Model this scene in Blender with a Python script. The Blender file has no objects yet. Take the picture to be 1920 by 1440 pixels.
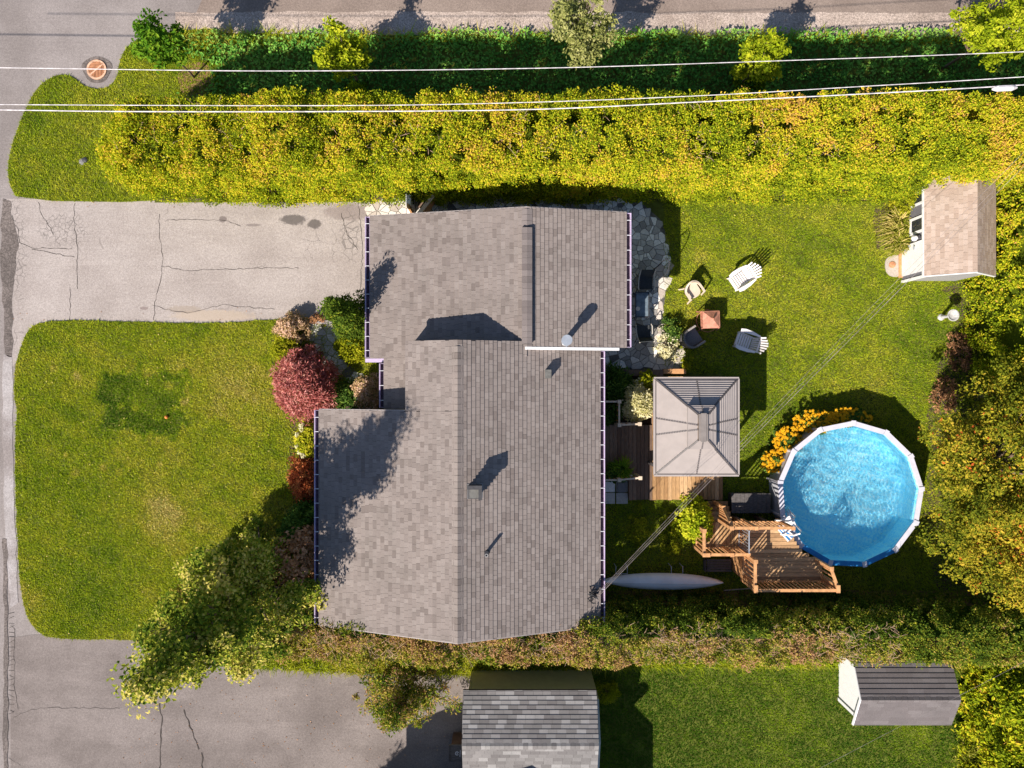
import bpy, math, random
import numpy as np
from mathutils import Vector, Matrix

rnd = random.Random(7)
NP = np.random.default_rng(11)
sc = bpy.context.scene
col = sc.collection
R = math.radians

# ------------------------------------------------------------------ camera, sky, sun, exposure
H = 27.0                                   # height of the drone above the lawn, m
cam = bpy.data.cameras.new('camera'); cam.sensor_width = 36.0; cam.lens = 36.0*1350/1920
cam.clip_end = 2000
cam_o = bpy.data.objects.new('camera', cam); cam_o.location = (0, 0, H); col.objects.link(cam_o)
sc.camera = cam_o
AZ, EL = R(39), R(40.7)                    # shadows fall 39 degrees east of north
world = bpy.data.worlds.new('World'); sc.world = world; world.use_nodes = True
wt = world.node_tree; bg = wt.nodes['Background']
sky = wt.nodes.new('ShaderNodeTexSky'); sky.sky_type = 'NISHITA'; sky.sun_disc = False
sky.sun_elevation = EL; sky.sun_rotation = AZ+math.pi
sky.air_density = 1.0; sky.dust_density = 0.6; sky.ozone_density = 3.0
wt.links.new(sky.outputs[0], bg.inputs[0]); bg.inputs[1].default_value = 0.078
sun = bpy.data.lights.new('sun', 'SUN'); sun.energy = 5.0; sun.angle = R(0.5); sun.color = (1.0, 0.93, 0.83)
sun.cycles.is_caustics_light = True
sun_o = bpy.data.objects.new('sun', sun); col.objects.link(sun_o); sun_o.location = (-20, -25, 30)
SD = Vector((math.sin(AZ)*math.cos(EL), math.cos(AZ)*math.cos(EL), -math.sin(EL)))
sun_o.rotation_euler = SD.to_track_quat('-Z', 'Y').to_euler()
vs = sc.view_settings
vs.view_transform = 'Standard'; vs.look = 'None'; vs.exposure = 0.68; vs.gamma = 1.0; vs.use_curve_mapping = False
sc.cycles.max_bounces = 6; sc.cycles.diffuse_bounces = 3; sc.cycles.transmission_bounces = 5

# ------------------------------------------------------------------ measuring: the survey of the photograph
def X(px, h=0.0): return (px-960)*(H-h)/1350
def Y(py, h=0.0): return (720-py)*(H-h)/1350
def P(px, py, h=0.0): return Vector((X(px, h), Y(py, h), h))

# ------------------------------------------------------------------ materials
def nodes(m):
    m.use_nodes = True
    nt = m.node_tree; nt.nodes.clear()
    return nt
def N(nt, t, **kw):
    n = nt.nodes.new(t)
    for k, v in kw.items():
        if k.startswith('i_'):
            key = k[2:]
            n.inputs[int(key) if key.isdigit() else key.replace('_', ' ')].default_value = v
        else: setattr(n, k, v)
    return n
def L(nt, a, b): nt.links.new(a, b)
def ramp(nt, stops, interp='LINEAR'):
    r = N(nt, 'ShaderNodeValToRGB'); e = r.color_ramp.elements; r.color_ramp.interpolation = interp
    while len(e) < len(stops): e.new(0.5)
    for i, (p, c) in enumerate(stops):
        e[i].position = p; e[i].color = (*c, 1)
    return r
def mixc(nt, fac, a, b, mode='MIX'):
    m = N(nt, 'ShaderNodeMix', data_type='RGBA', blend_type=mode)
    for sock, v in ((m.inputs[0], fac), (m.inputs[6], a), (m.inputs[7], b)):
        if isinstance(v, (int, float)): sock.default_value = v
        elif isinstance(v, tuple): sock.default_value = (*v, 1)
        else: L(nt, v, sock)
    return m.outputs[2]
def math_(nt, op, a, b=0.0, c=None):
    m = N(nt, 'ShaderNodeMath', operation=op)
    for i, v in enumerate((a, b, c)):
        if v is None: continue
        if isinstance(v, (int, float)): m.inputs[i].default_value = v
        else: L(nt, v, m.inputs[i])
    return m.outputs[0]
def pos(nt): return N(nt, 'ShaderNodeNewGeometry').outputs['Position']
def noise(nt, vec, scale, detail=3.0, rough=0.55, stretch=None):
    if stretch:
        mp = N(nt, 'ShaderNodeMapping'); mp.inputs['Scale'].default_value = stretch; L(nt, vec, mp.inputs[0]); vec = mp.outputs[0]
    n = N(nt, 'ShaderNodeTexNoise', i_Scale=scale, i_Detail=detail, i_Roughness=rough); L(nt, vec, n.inputs['Vector'])
    return n.outputs['Fac']
def sstep(nt, v, a, b):
    m = N(nt, 'ShaderNodeMapRange', interpolation_type='SMOOTHSTEP', i_1=a, i_2=b); L(nt, v, m.inputs[0]); return m.outputs[0]
def finish(nt, colr, rough=0.8, bump=None, bstr=0.3, bdist=0.02, metal=0.0, spec=0.3):
    p = N(nt, 'ShaderNodeBsdfPrincipled'); o = N(nt, 'ShaderNodeOutputMaterial')
    if isinstance(colr, tuple): p.inputs['Base Color'].default_value = (*colr, 1)
    else: L(nt, colr, p.inputs['Base Color'])
    p.inputs['Roughness'].default_value = rough; p.inputs['Metallic'].default_value = metal
    p.inputs['Specular IOR Level'].default_value = spec
    if bump is not None:
        b = N(nt, 'ShaderNodeBump'); b.inputs['Strength'].default_value = bstr; b.inputs['Distance'].default_value = bdist
        L(nt, bump, b.inputs['Height']); L(nt, b.outputs[0], p.inputs['Normal'])
    L(nt, p.outputs[0], o.inputs[0])

def plain(name, c, var=0.15, scale=6.0, rough=0.6, metal=0.0, spec=0.3, bump=0.0, stretch=None, objrand=0.0):
    m = bpy.data.materials.new(name); nt = nodes(m); p = pos(nt)
    n = noise(nt, p, scale, 4, 0.6, stretch)
    lo = tuple(x*(1-var) for x in c); hi = tuple(min(1, x*(1+var)) for x in c)
    cc = mixc(nt, sstep(nt, n, 0.3, 0.7), lo, hi)
    if objrand:
        r = N(nt, 'ShaderNodeObjectInfo').outputs['Random']
        cc = mixc(nt, 1.0, cc, ramp_val(nt, r, 1-objrand, 1+objrand), 'MULTIPLY')
    finish(nt, cc, rough, n if bump else None, bump, 0.02, metal, spec)
    return m
def ramp_val(nt, v, a, b):
    m = N(nt, 'ShaderNodeMapRange', i_3=a, i_4=b); L(nt, v, m.inputs[0])
    c = N(nt, 'ShaderNodeCombineColor'); 
    for i in range(3): L(nt, m.outputs[0], c.inputs[i])
    return c.outputs[0]

def asphalt(name, base, dark, fine=0.10, blot=0.5, cracks=None, streak=None, stains=(), zones=()):
    m = bpy.data.materials.new(name); nt = nodes(m); p = pos(nt)
    big = noise(nt, p, 0.45, 5, 0.6); mid = noise(nt, p, 2.6, 6, 0.7); grit = noise(nt, p, 38, 2, 0.7); gr2 = noise(nt, p, 13, 3, 0.7)
    c = mixc(nt, math_(nt, 'MULTIPLY', sstep(nt, big, 0.35, 0.72), blot), base, dark)
    c = mixc(nt, math_(nt, 'MULTIPLY', sstep(nt, mid, 0.45, 0.75), 0.35*blot), c, dark)
    if streak:
        s = noise(nt, p, 1.2, 4, 0.6, streak); c = mixc(nt, math_(nt, 'MULTIPLY', sstep(nt, s, 0.45, 0.7), 0.45), c, dark)
        s2 = noise(nt, p, 1.0, 4, 0.6, (streak[0]*1.4, streak[1]*1.6, 1)); c = mixc(nt, math_(nt, 'MULTIPLY', sstep(nt, s2, 0.55, 0.75), 0.3), c, tuple(min(1, x*1.35) for x in base))
    c = mixc(nt, fine*2.4, c, ramp(nt, [(0.25, (0.12, 0.12, 0.12)), (0.5, (0.5, 0.5, 0.5)), (0.78, (0.95, 0.93, 0.9))]).outputs[0] if False else c)
    g = ramp(nt, [(0.3, (1-fine*2.2,)*3), (0.5, (1, 1, 1)), (0.72, (1+fine*2.0,)*3)]); L(nt, grit, g.inputs[0])
    c = mixc(nt, 1.0, c, g.outputs[0], 'MULTIPLY')
    g = ramp(nt, [(0.3, (1-fine*1.2,)*3), (0.7, (1+fine*1.2,)*3)]); L(nt, gr2, g.inputs[0])
    c = mixc(nt, 1.0, c, g.outputs[0], 'MULTIPLY')
    if cracks:
        vs_, thr, mlo, mhi = cracks
        mp = N(nt, 'ShaderNodeMixRGB'); wob = N(nt, 'ShaderNodeTexNoise', i_Scale=3.0, i_Detail=4.0); L(nt, p, wob.inputs['Vector'])
        add = N(nt, 'ShaderNodeVectorMath', operation='MULTIPLY_ADD'); L(nt, wob.outputs['Color'], add.inputs[0]); add.inputs[1].default_value = (0.35, 0.35, 0); L(nt, p, add.inputs[2])
        v = N(nt, 'ShaderNodeTexVoronoi', feature='DISTANCE_TO_EDGE', i_Scale=vs_); L(nt, add.outputs[0], v.inputs['Vector'])
        line = math_(nt, 'SUBTRACT', 1.0, sstep(nt, v.outputs['Distance'], thr*0.4, thr))
        msk = noise(nt, p, 0.33, 2); line = math_(nt, 'MULTIPLY', line, sstep(nt, msk, mlo, mhi))
        c = mixc(nt, math_(nt, 'MULTIPLY', line, 0.6), c, tuple(x*0.35 for x in base))
    sep = N(nt, 'ShaderNodeSeparateXYZ'); L(nt, p, sep.inputs[0])
    for (sx, sy, rx, ry, sc_, amt) in stains:       # old oil and wear marks, each where it lies
        dx = math_(nt, 'DIVIDE', math_(nt, 'SUBTRACT', sep.outputs[0], sx), rx); dy = math_(nt, 'DIVIDE', math_(nt, 'SUBTRACT', sep.outputs[1], sy), ry)
        d = math_(nt, 'SQRT', math_(nt, 'ADD', math_(nt, 'MULTIPLY', dx, dx), math_(nt, 'MULTIPLY', dy, dy)))
        d = math_(nt, 'ADD', d, math_(nt, 'MULTIPLY', math_(nt, 'SUBTRACT', noise(nt, p, 2.5/min(rx, ry)*0.6, 5, 0.7), 0.5), 1.1))
        c = mixc(nt, math_(nt, 'MULTIPLY', math_(nt, 'SUBTRACT', 1.0, sstep(nt, d, 0.7, 1.05)), amt), c, sc_)
    for (sx, sy, rx, ry, vsc) in zones:              # alligator cracking where the base has failed
        wob = N(nt, 'ShaderNodeTexNoise', i_Scale=6.0, i_Detail=3.0); L(nt, p, wob.inputs['Vector'])
        add = N(nt, 'ShaderNodeVectorMath', operation='MULTIPLY_ADD'); L(nt, wob.outputs['Color'], add.inputs[0]); add.inputs[1].default_value = (0.12, 0.12, 0); L(nt, p, add.inputs[2])
        v = N(nt, 'ShaderNodeTexVoronoi', feature='DISTANCE_TO_EDGE', i_Scale=vsc); L(nt, add.outputs[0], v.inputs['Vector'])
        line = math_(nt, 'SUBTRACT', 1.0, sstep(nt, v.outputs['Distance'], 0.02, 0.07))
        dx = math_(nt, 'DIVIDE', math_(nt, 'SUBTRACT', sep.outputs[0], sx), rx); dy = math_(nt, 'DIVIDE', math_(nt, 'SUBTRACT', sep.outputs[1], sy), ry)
        d = math_(nt, 'ADD', math_(nt, 'SQRT', math_(nt, 'ADD', math_(nt, 'MULTIPLY', dx, dx), math_(nt, 'MULTIPLY', dy, dy))), math_(nt, 'MULTIPLY', math_(nt, 'SUBTRACT', noise(nt, p, 1.8, 4, 0.7), 0.5), 1.2))
        c = mixc(nt, math_(nt, 'MULTIPLY', math_(nt, 'MULTIPLY', line, math_(nt, 'SUBTRACT', 1.0, sstep(nt, d, 0.6, 1.05))), 0.62), c, tuple(x*0.33 for x in base))
    finish(nt, c, 0.9, grit, 0.25, 0.01, spec=0.2)
    return m

def leafmat(name, stops, trans=0.3, tmul=1.35):
    """Leaves: colour from each leaf's own tint, lit from both sides."""
    m = bpy.data.materials.new(name); nt = nodes(m)
    a = N(nt, 'ShaderNodeAttribute', attribute_name='tint')
    r = ramp(nt, stops); L(nt, a.outputs['Fac'], r.inputs[0])
    d = N(nt, 'ShaderNodeBsdfDiffuse'); t = N(nt, 'ShaderNodeBsdfTranslucent'); mx = N(nt, 'ShaderNodeMixShader', i_0=trans); o = N(nt, 'ShaderNodeOutputMaterial')
    L(nt, r.outputs[0], d.inputs[0])
    L(nt, mixc(nt, 1.0, r.outputs[0], (tmul, tmul*1.05, tmul*0.6), 'MULTIPLY'), t.inputs[0])
    L(nt, d.outputs[0], mx.inputs[1]); L(nt, t.outputs[0], mx.inputs[2]); L(nt, mx.outputs[0], o.inputs[0])
    return m

def tinted(name, stops, src, rough=0.85, grain=30.0, gamt=0.25, stretch=None, spec=0.25):
    """Pieces (shingles, stones, boards): each one its own tone, from the object's random number or from the piece's own attribute."""
    m = bpy.data.materials.new(name); nt = nodes(m); p = pos(nt)
    if src == 'obj': v = N(nt, 'ShaderNodeObjectInfo').outputs['Random']
    else: v = N(nt, 'ShaderNodeAttribute', attribute_name='tint').outputs['Fac']
    r = ramp(nt, stops); L(nt, v, r.inputs[0])
    g = noise(nt, p, grain, 4, 0.7, stretch); b = noise(nt, p, 0.9, 6, 0.7)
    gr = ramp(nt, [(0.3, (1-gamt,)*3), (0.7, (1+gamt,)*3)]); L(nt, g, gr.inputs[0])
    br = ramp(nt, [(0.25, (0.84, 0.85, 0.84)), (0.5, (1, 1, 1)), (0.75, (1.1, 1.09, 1.08))]); L(nt, b, br.inputs[0])
    c = mixc(nt, 1.0, mixc(nt, 1.0, r.outputs[0], gr.outputs[0], 'MULTIPLY'), br.outputs[0], 'MULTIPLY')
    finish(nt, c, rough, g, 0.25, 0.01, spec=spec)
    return m

# ------------------------------------------------------------------ mesh building
class MB:
    def __init__(s): s.v = []; s.f = []; s.t = []
    def add(s, vs, fs, t=0.5):
        b = len(s.v); s.v += [tuple(v) for v in vs]; s.f += [tuple(b+i for i in f) for f in fs]; s.t += [t]*len(vs); return s
    def box(s, c, d, rz=0.0, t=0.5, M=None):
        hx, hy, hz = d[0]/2, d[1]/2, d[2]/2
        vs = [Vector((x, y, z)) for z in (-hz, hz) for y in (-hy, hy) for x in (-hx, hx)]
        m = Matrix.Rotation(rz, 3, 'Z') if M is None else M
        vs = [m @ v+Vector(c) for v in vs]
        return s.add(vs, [(0, 2, 3, 1), (4, 5, 7, 6), (0, 1, 5, 4), (2, 6, 7, 3), (0, 4, 6, 2), (1, 3, 7, 5)], t)
    def bb(s, x0, x1, y0, y1, z0, z1, t=0.5): return s.box(((x0+x1)/2, (y0+y1)/2, (z0+z1)/2), (abs(x1-x0), abs(y1-y0), abs(z1-z0)), 0, t)
    def beam(s, a, b, w, h, t=0.5):
        a = Vector(a); b = Vector(b); d = b-a; l = d.length; d.normalize()
        up = Vector((0, 0, 1)) if abs(d.z) < 0.95 else Vector((0, 1, 0))
        x = d.cross(up).normalized(); z = x.cross(d)
        return s.box((a+b)/2, (w, l, h), 0, t, Matrix((x, d, z)).transposed())
    def tube(s, a, b, r0, r1=None, n=8, cap=True, t=0.5):
        r1 = r0 if r1 is None else r1
        a = Vector(a); b = Vector(b); d = (b-a).normalized()
        u = d.orthogonal().normalized(); w = d.cross(u)
        vs = [c+(u*math.cos(2*math.pi*i/n)+w*math.sin(2*math.pi*i/n))*r for c, r in ((a, r0), (b, r1)) for i in range(n)]
        fs = [(i, (i+1) % n, n+(i+1) % n, n+i) for i in range(n)]
        if cap: fs += [tuple(range(n-1, -1, -1)), tuple(range(n, 2*n))]
        return s.add(vs, fs, t)
    def path(s, pts, r, n=6, t=0.5):
        pts = [Vector(p) for p in pts]; k = len(pts); vs = []
        rr = r if isinstance(r, (list, tuple)) else [r]*k
        u = None
        for i, p in enumerate(pts):
            d = (pts[min(i+1, k-1)]-pts[max(i-1, 0)]).normalized()
            u = d.orthogonal().normalized() if u is None else (u-d*u.dot(d)).normalized()
            w = d.cross(u)
            vs += [p+(u*math.cos(2*math.pi*j/n)+w*math.sin(2*math.pi*j/n))*rr[i] for j in range(n)]
        fs = [(i*n+j, i*n+(j+1) % n, (i+1)*n+(j+1) % n, (i+1)*n+j) for i in range(k-1) for j in range(n)]
        fs += [tuple(range(n-1, -1, -1)), tuple(range((k-1)*n, k*n))]
        return s.add(vs, fs, t)
    def prism(s, poly, z0, z1, t=0.5, top=True):
        n = len(poly)
        a = sum(poly[i][0]*poly[(i+1) % n][1]-poly[(i+1) % n][0]*poly[i][1] for i in range(n))
        if a < 0: poly = poly[::-1]
        vs = [(p[0], p[1], z0) for p in poly]+[(p[0], p[1], z1) for p in poly]
        fs = [(i, (i+1) % n, n+(i+1) % n, n+i) for i in range(n)]+[tuple(range(n-1, -1, -1)), tuple(range(n, 2*n))]
        return s.add(vs, fs, t)
    def xprism(s, prof, y0, y1, t=0.5):       # profile in x,z pushed along y
        n = len(prof)
        vs = [(p[0], y0, p[1]) for p in prof]+[(p[0], y1, p[1]) for p in prof]
        fs = [(i, (i+1) % n, n+(i+1) % n, n+i) for i in range(n)]+[tuple(range(n-1, -1, -1)), tuple(range(n, 2*n))]
        return s.add(vs, fs, t)
    def yprism(s, prof, x0, x1, t=0.5):       # profile in y,z pushed along x
        n = len(prof)
        vs = [(x0, p[0], p[1]) for p in prof]+[(x1, p[0], p[1]) for p in prof]
        fs = [(i, (i+1) % n, n+(i+1) % n, n+i) for i in range(n)]+[tuple(range(n-1, -1, -1)), tuple(range(n, 2*n))]
        return s.add(vs, fs, t)
    def lathe(s, c, prof, n=16, t=0.5):
        vs = [(c[0]+r*math.cos(2*math.pi*i/n), c[1]+r*math.sin(2*math.pi*i/n), c[2]+z) for r, z in prof for i in range(n)]
        k = len(prof)
        fs = [(j*n+i, j*n+(i+1) % n, (j+1)*n+(i+1) % n, (j+1)*n+i) for j in range(k-1) for i in range(n)]
        fs += [tuple(range(n-1, -1, -1)), tuple(range((k-1)*n, k*n))]
        return s.add(vs, fs, t)
    def build(s, name, m, parent=None, local=False, origin=None, smooth=False):
        og = Vector((0, 0, 0)) if local else (ORG[parent.name] if parent else Vector(origin or (0, 0, 0)))
        me = bpy.data.meshes.new(name); me.from_pydata([Vector(v)-og for v in s.v], [], s.f)
        me.materials.append(m)
        at = me.attributes.new('tint', 'FLOAT', 'POINT'); at.data.foreach_set('value', s.t)
        if smooth: me.polygons.foreach_set('use_smooth', [True]*len(me.polygons))
        import bmesh
        b = bmesh.new(); b.from_mesh(me); bmesh.ops.recalc_face_normals(b, faces=b.faces); b.to_mesh(me); b.free()
        o = bpy.data.objects.new(name, me); col.objects.link(o)
        if parent: o.parent = parent
        else: o.location = og
        ORG[o.name] = og
        return o
ORG = {}
def tag(o, label=None, cat=None, group=None, kind=None):
    for k, v in (('label', label), ('category', cat), ('group', group), ('kind', kind)):
        if v: o[k] = v
    return o
def thing(name, label, cat, loc=(0, 0, 0), rz=0.0, group=None):
    o = bpy.data.objects.new(name, None); col.objects.link(o); o.empty_display_size = 0.2
    o.location = loc; o.rotation_euler = (0, 0, rz); ORG[o.name] = Vector(loc)
    return tag(o, label, cat, group)
def dup(root, loc, rz, label):
    c = root.copy(); col.objects.link(c); c.location = loc; c.rotation_euler = (0, 0, rz); c['label'] = label; ORG[c.name] = Vector(loc)
    for ch in list(root.children):
        d = ch.copy(); col.objects.link(d); d.parent = c
        for g in list(ch.children):
            e = g.copy(); col.objects.link(e); e.parent = d
    return c
def inst(src, name, parent, mat4):
    o = bpy.data.objects.new(name, src); col.objects.link(o); o.parent = parent; o.matrix_local = mat4; return o

def mesh_np(name, V, F, tint, m, parent=None, origin=(0, 0, 0)):
    og = ORG[parent.name] if parent else Vector(origin)
    V = np.asarray(V, np.float32)-np.array(og, np.float32)
    me = bpy.data.meshes.new(name); k = F.shape[1]
    me.vertices.add(len(V)); me.vertices.foreach_set('co', V.ravel())
    me.loops.add(F.size); me.loops.foreach_set('vertex_index', F.ravel().astype(np.int32))
    me.polygons.add(len(F)); me.polygons.foreach_set('loop_start', np.arange(len(F), dtype=np.int32)*k)
    me.polygons.foreach_set('use_smooth', np.zeros(len(F), bool))
    me.update(calc_edges=True); me.validate()
    at = me.attributes.new('tint', 'FLOAT', 'POINT'); at.data.foreach_set('value', np.asarray(tint, np.float32))
    me.materials.append(m)
    o = bpy.data.objects.new(name, me); col.objects.link(o)
    if parent: o.parent = parent
    else: o.location = og
    ORG[o.name] = og
    return o
def unit(v): return v/np.maximum(np.linalg.norm(v, axis=-1, keepdims=True), 1e-9)
def rdir(n): return unit(NP.normal(size=(n, 3)))
def vnoise(x, y, s, seed=0):
    g = np.random.default_rng(seed).random((64, 64)); u = x/s+100; v = y/s+100
    i = np.floor(u).astype(int); j = np.floor(v).astype(int); a = u-i; b = v-j
    a = a*a*(3-2*a); b = b*b*(3-2*b)
    G = lambda p, q: g[p % 64, q % 64]
    return (G(i, j)*(1-a)+G(i+1, j)*a)*(1-b)+(G(i, j+1)*(1-a)+G(i+1, j+1)*a)*b
def inpoly(x, y, poly):
    r = np.zeros(len(x), bool); n = len(poly)
    for i in range(n):
        x1, y1 = poly[i][:2]; x2, y2 = poly[(i+1) % n][:2]
        if y1 == y2: continue
        c = ((y1 > y) != (y2 > y)) & (x < (x2-x1)*(y-y1)/(y2-y1)+x1); r ^= c
    return r

def leaf_quads(C, A, Nn, ln, wd, fold=0.25):
    """Rhombic leaves: centre C, axis A, normal Nn, length ln, width wd."""
    B = unit(np.cross(Nn, A)); ln = ln[:, None]; wd = wd[:, None]
    V = np.stack([C-A*ln*0.5, C+B*wd*0.5+Nn*wd*fold, C+A*ln*0.5, C-B*wd*0.5+Nn*wd*fold], 1).reshape(-1, 3)
    F = np.arange(len(V)).reshape(-1, 4)
    return V, F
def clumps(C, Rr, k, ln, wd, mode='spray', up=0.35, shell=0.5, flat=1.0):
    """k leaves round each clump centre; returns leaf geometry and each leaf's clump index and depth in the clump."""
    n = len(C)*k; ci = np.repeat(np.arange(len(C)), k)
    d = rdir(n); d[:, 2] = np.where(d[:, 2] < -0.3, -d[:, 2]*0.5, d[:, 2]); d = unit(d)
    rad = NP.random(n)**shell
    off = d*rad[:, None]*Rr[ci][:, None]; off[:, 2] *= flat
    pts = C[ci]+off
    if mode == 'spray':
        Nn = unit(d*0.45+rdir(n)*0.75+np.array([-0.26, -0.32, 0.42])*(0.5+up)); A = unit(d*0.8+rdir(n)*0.7+np.array([0, 0, up])); A = unit(A-Nn*(A*Nn).sum(1, keepdims=True)*0.8)
    else:
        Nn = unit(d*0.6+rdir(n)*0.7+np.array([0, 0, up+0.4])); A = unit(np.cross(Nn, rdir(n)))
    s = 0.7+0.6*NP.random(n)
    V, F = leaf_quads(pts, A, Nn, ln*s, wd*s)
    return V, F, ci, rad
def leaves(name, m, parent, C, Rr, k, ln, wd, tint, jitter=0.20, **kw):
    V, F, ci, rad = clumps(C, Rr, k, ln, wd, **kw)
    t = np.clip(tint[ci]+NP.normal(0, jitter, len(ci)), 0, 1)
    return mesh_np(name, V, F, np.repeat(t, 4), m, parent)

def blades(name, m, poly, dens, hgt, wid, tfun, lean=1.7, z=0.0, mask=None, origin=None):
    xs = [p[0] for p in poly]; ys = [p[1] for p in poly]
    n = int((max(xs)-min(xs))*(max(ys)-min(ys))*dens)
    x = NP.uniform(min(xs), max(xs), n); y = NP.uniform(min(ys), max(ys), n)
    k = inpoly(x, y, poly)
    if mask is not None: k &= mask(x, y)
    x = x[k]; y = y[k]; n = len(x)
    a = NP.uniform(0, 2*np.pi, n); s = 0.6+0.8*NP.random(n); h = hgt*s
    la = NP.uniform(0, 2*np.pi, n); l = lean*NP.random(n)*h*1.3
    b = np.stack([x, y, np.full(n, z)], 1); w = np.stack([np.cos(a), np.sin(a), 0*a], 1)*(wid*s)[:, None]*0.5
    tip = b+np.stack([np.cos(la)*l, np.sin(la)*l, h], 1)
    V = np.stack([b-w, b+w, tip], 1).reshape(-1, 3)
    t = np.clip(tfun(x, y)+NP.normal(0, 0.10, n), 0, 1)
    og = origin or (sum(xs)/len(xs), sum(ys)/len(ys), z)
    return mesh_np(name, V, np.arange(3*n).reshape(-1, 3), np.repeat(t, 3), m, None, og)

# ------------------------------------------------------------------ material list
MAT = {}
MAT['road'] = asphalt('worn_asphalt', (0.285, 0.248, 0.236), (0.19, 0.162, 0.152), 0.14, 0.8)
MAT['road_top'] = asphalt('brown_asphalt', (0.27, 0.21, 0.178), (0.19, 0.145, 0.122), 0.16, 0.8)
MAT['shoulder'] = asphalt('gravel_shoulder', (0.46, 0.37, 0.32), (0.28, 0.215, 0.18), 0.28, 0.9)
MAT['drive'] = asphalt('old_driveway_asphalt', (0.39, 0.338, 0.315), (0.285, 0.24, 0.22), 0.13, 0.7, streak=(0.14, 1.0, 1.0), cracks=(1.2, 0.014, 0.58, 0.68), zones=[(X(118), Y(432), 1.1, 0.75, 5.5), (X(30), Y(470), 0.5, 2.2, 4.5), (X(655), Y(440), 0.45, 1.2, 3.0)],
    stains=[(X(550), Y(412), 0.55, 0.22, (0.10, 0.085, 0.08), 0.85), (X(590), Y(420), 0.28, 0.2, (0.10, 0.085, 0.08), 0.85), (X(418), Y(411), 0.16, 0.14, (0.15, 0.12, 0.115), 0.8), (X(475), Y(422), 0.3, 0.06, (0.17, 0.14, 0.135), 0.7),
            (X(270), Y(578), 0.17, 0.07, (0.2, 0.15, 0.14), 0.7), (X(400), Y(592), 1.7, 0.24, (0.42, 0.33, 0.25), 0.6), (X(345), Y(580), 0.7, 0.16, (0.3, 0.24, 0.19), 0.6), (X(655), Y(398), 1.1, 0.35, (0.2, 0.155, 0.145), 0.55)])
MAT['drive2'] = asphalt('grey_driveway_asphalt', (0.235, 0.198, 0.184), (0.15, 0.124, 0.114), 0.13, 0.9, streak=(0.18, 1.0, 1.0))
MAT['seam'] = asphalt('broken_asphalt_seam', (0.20, 0.165, 0.15), (0.12, 0.10, 0.092), 0.22, 1.0, cracks=(7.0, 0.09, 0.2, 0.4))
MAT['concrete'] = asphalt('worn_concrete', (0.40, 0.365, 0.36), (0.25, 0.215, 0.205), 0.14, 1.3)
MAT['crack'] = plain('crack_filler', (0.055, 0.045, 0.04), 0.3, 8, 0.95)
MAT['soil'] = plain('garden_soil', (0.075, 0.05, 0.035), 0.5, 9, 0.95, bump=0.6)
MAT['mulch'] = plain('dry_mulch', (0.25, 0.135, 0.07), 0.5, 14, 0.95, bump=0.6)
MAT['turf'] = plain('turf_base', (0.11, 0.125, 0.015), 0.35, 3, 0.95, bump=0.4)
MAT['far'] = plain('far_ground', (0.09, 0.10, 0.03), 0.4, 0.3, 0.95)
MAT['mortar'] = plain('stone_joint', (0.12, 0.11, 0.10), 0.4, 8, 0.95)
MAT['white'] = plain('white_paint', (0.78, 0.76, 0.76), 0.04, 5, 0.5)
MAT['whitemetal'] = plain('white_enamel', (0.72, 0.70, 0.74), 0.05, 5, 0.4)
MAT['gutter'] = plain('lilac_gutter', (0.50, 0.40, 0.56), 0.06, 5, 0.5)
MAT['rakeedge'] = plain('grey_drip_edge', (0.34, 0.30, 0.29), 0.1, 5, 0.6)
MAT['gutterdark'] = plain('gutter_bed', (0.09, 0.06, 0.08), 0.4, 12, 0.8)
MAT['wall'] = plain('house_siding', (0.45, 0.42, 0.38), 0.1, 4, 0.8)
MAT['darkmetal'] = plain('dark_metal', (0.035, 0.035, 0.04), 0.2, 10, 0.5, spec=0.4)
MAT['blackvent'] = plain('black_vent', (0.05, 0.048, 0.052), 0.2, 9, 0.6)
MAT['greyvent'] = plain('grey_vent', (0.22, 0.21, 0.21), 0.12, 9, 0.6)
MAT['oldvent'] = plain('old_vent_lid', (0.13, 0.125, 0.115), 0.15, 9, 0.6)
MAT['galv'] = plain('galvanised_steel', (0.42, 0.45, 0.50), 0.08, 8, 0.35, metal=0.4)
SH = [(0.0, (0.168, 0.137, 0.124)), (0.10, (0.192, 0.158, 0.144)), (0.25, (0.216, 0.179, 0.163)), (0.75, (0.236, 0.197, 0.180)), (1.0, (0.256, 0.216, 0.198))]
MAT['shingle'] = tinted('asphalt_shingle', SH, 'obj', 0.92, 60, 0.22)
MAT['shingle_a'] = tinted('asphalt_shingle_field', SH, 'attr', 0.92, 60, 0.22)
MAT['cap'] = tinted('ridge_cap_shingle', [(0, (0.135, 0.112, 0.107)), (1, (0.20, 0.168, 0.16))], 'obj', 0.92, 60, 0.2)
SN = [(0.0, (0.145, 0.132, 0.13)), (0.45, (0.18, 0.167, 0.163)), (0.75, (0.215, 0.20, 0.196)), (0.86, (0.27, 0.255, 0.25)), (1.0, (0.30, 0.285, 0.28))]
MAT['nshingle'] = tinted('grey_tab_shingle', SN, 'obj', 0.92, 50, 0.2)
MAT['nshingle_a'] = tinted('grey_tab_shingle_field', SN, 'attr', 0.92, 50, 0.2)
SS = [(0.0, (0.34, 0.25, 0.20)), (0.5, (0.395, 0.30, 0.245)), (1.0, (0.45, 0.35, 0.295))]
MAT['sshingle'] = tinted('tan_shingle', SS, 'obj', 0.92, 50, 0.18)
MAT['sshingle_a'] = tinted('tan_shingle_field', SS, 'attr', 0.92, 50, 0.18)
S2 = [(0.0, (0.13, 0.112, 0.112)), (0.5, (0.145, 0.126, 0.126)), (1.0, (0.165, 0.145, 0.145))]
MAT['s2shingle'] = tinted('charcoal_shingle', S2, 'obj', 0.92, 45, 0.25)
MAT['underlay'] = plain('roof_underlay', (0.06, 0.05, 0.05), 0.2, 5, 0.95)
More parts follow.
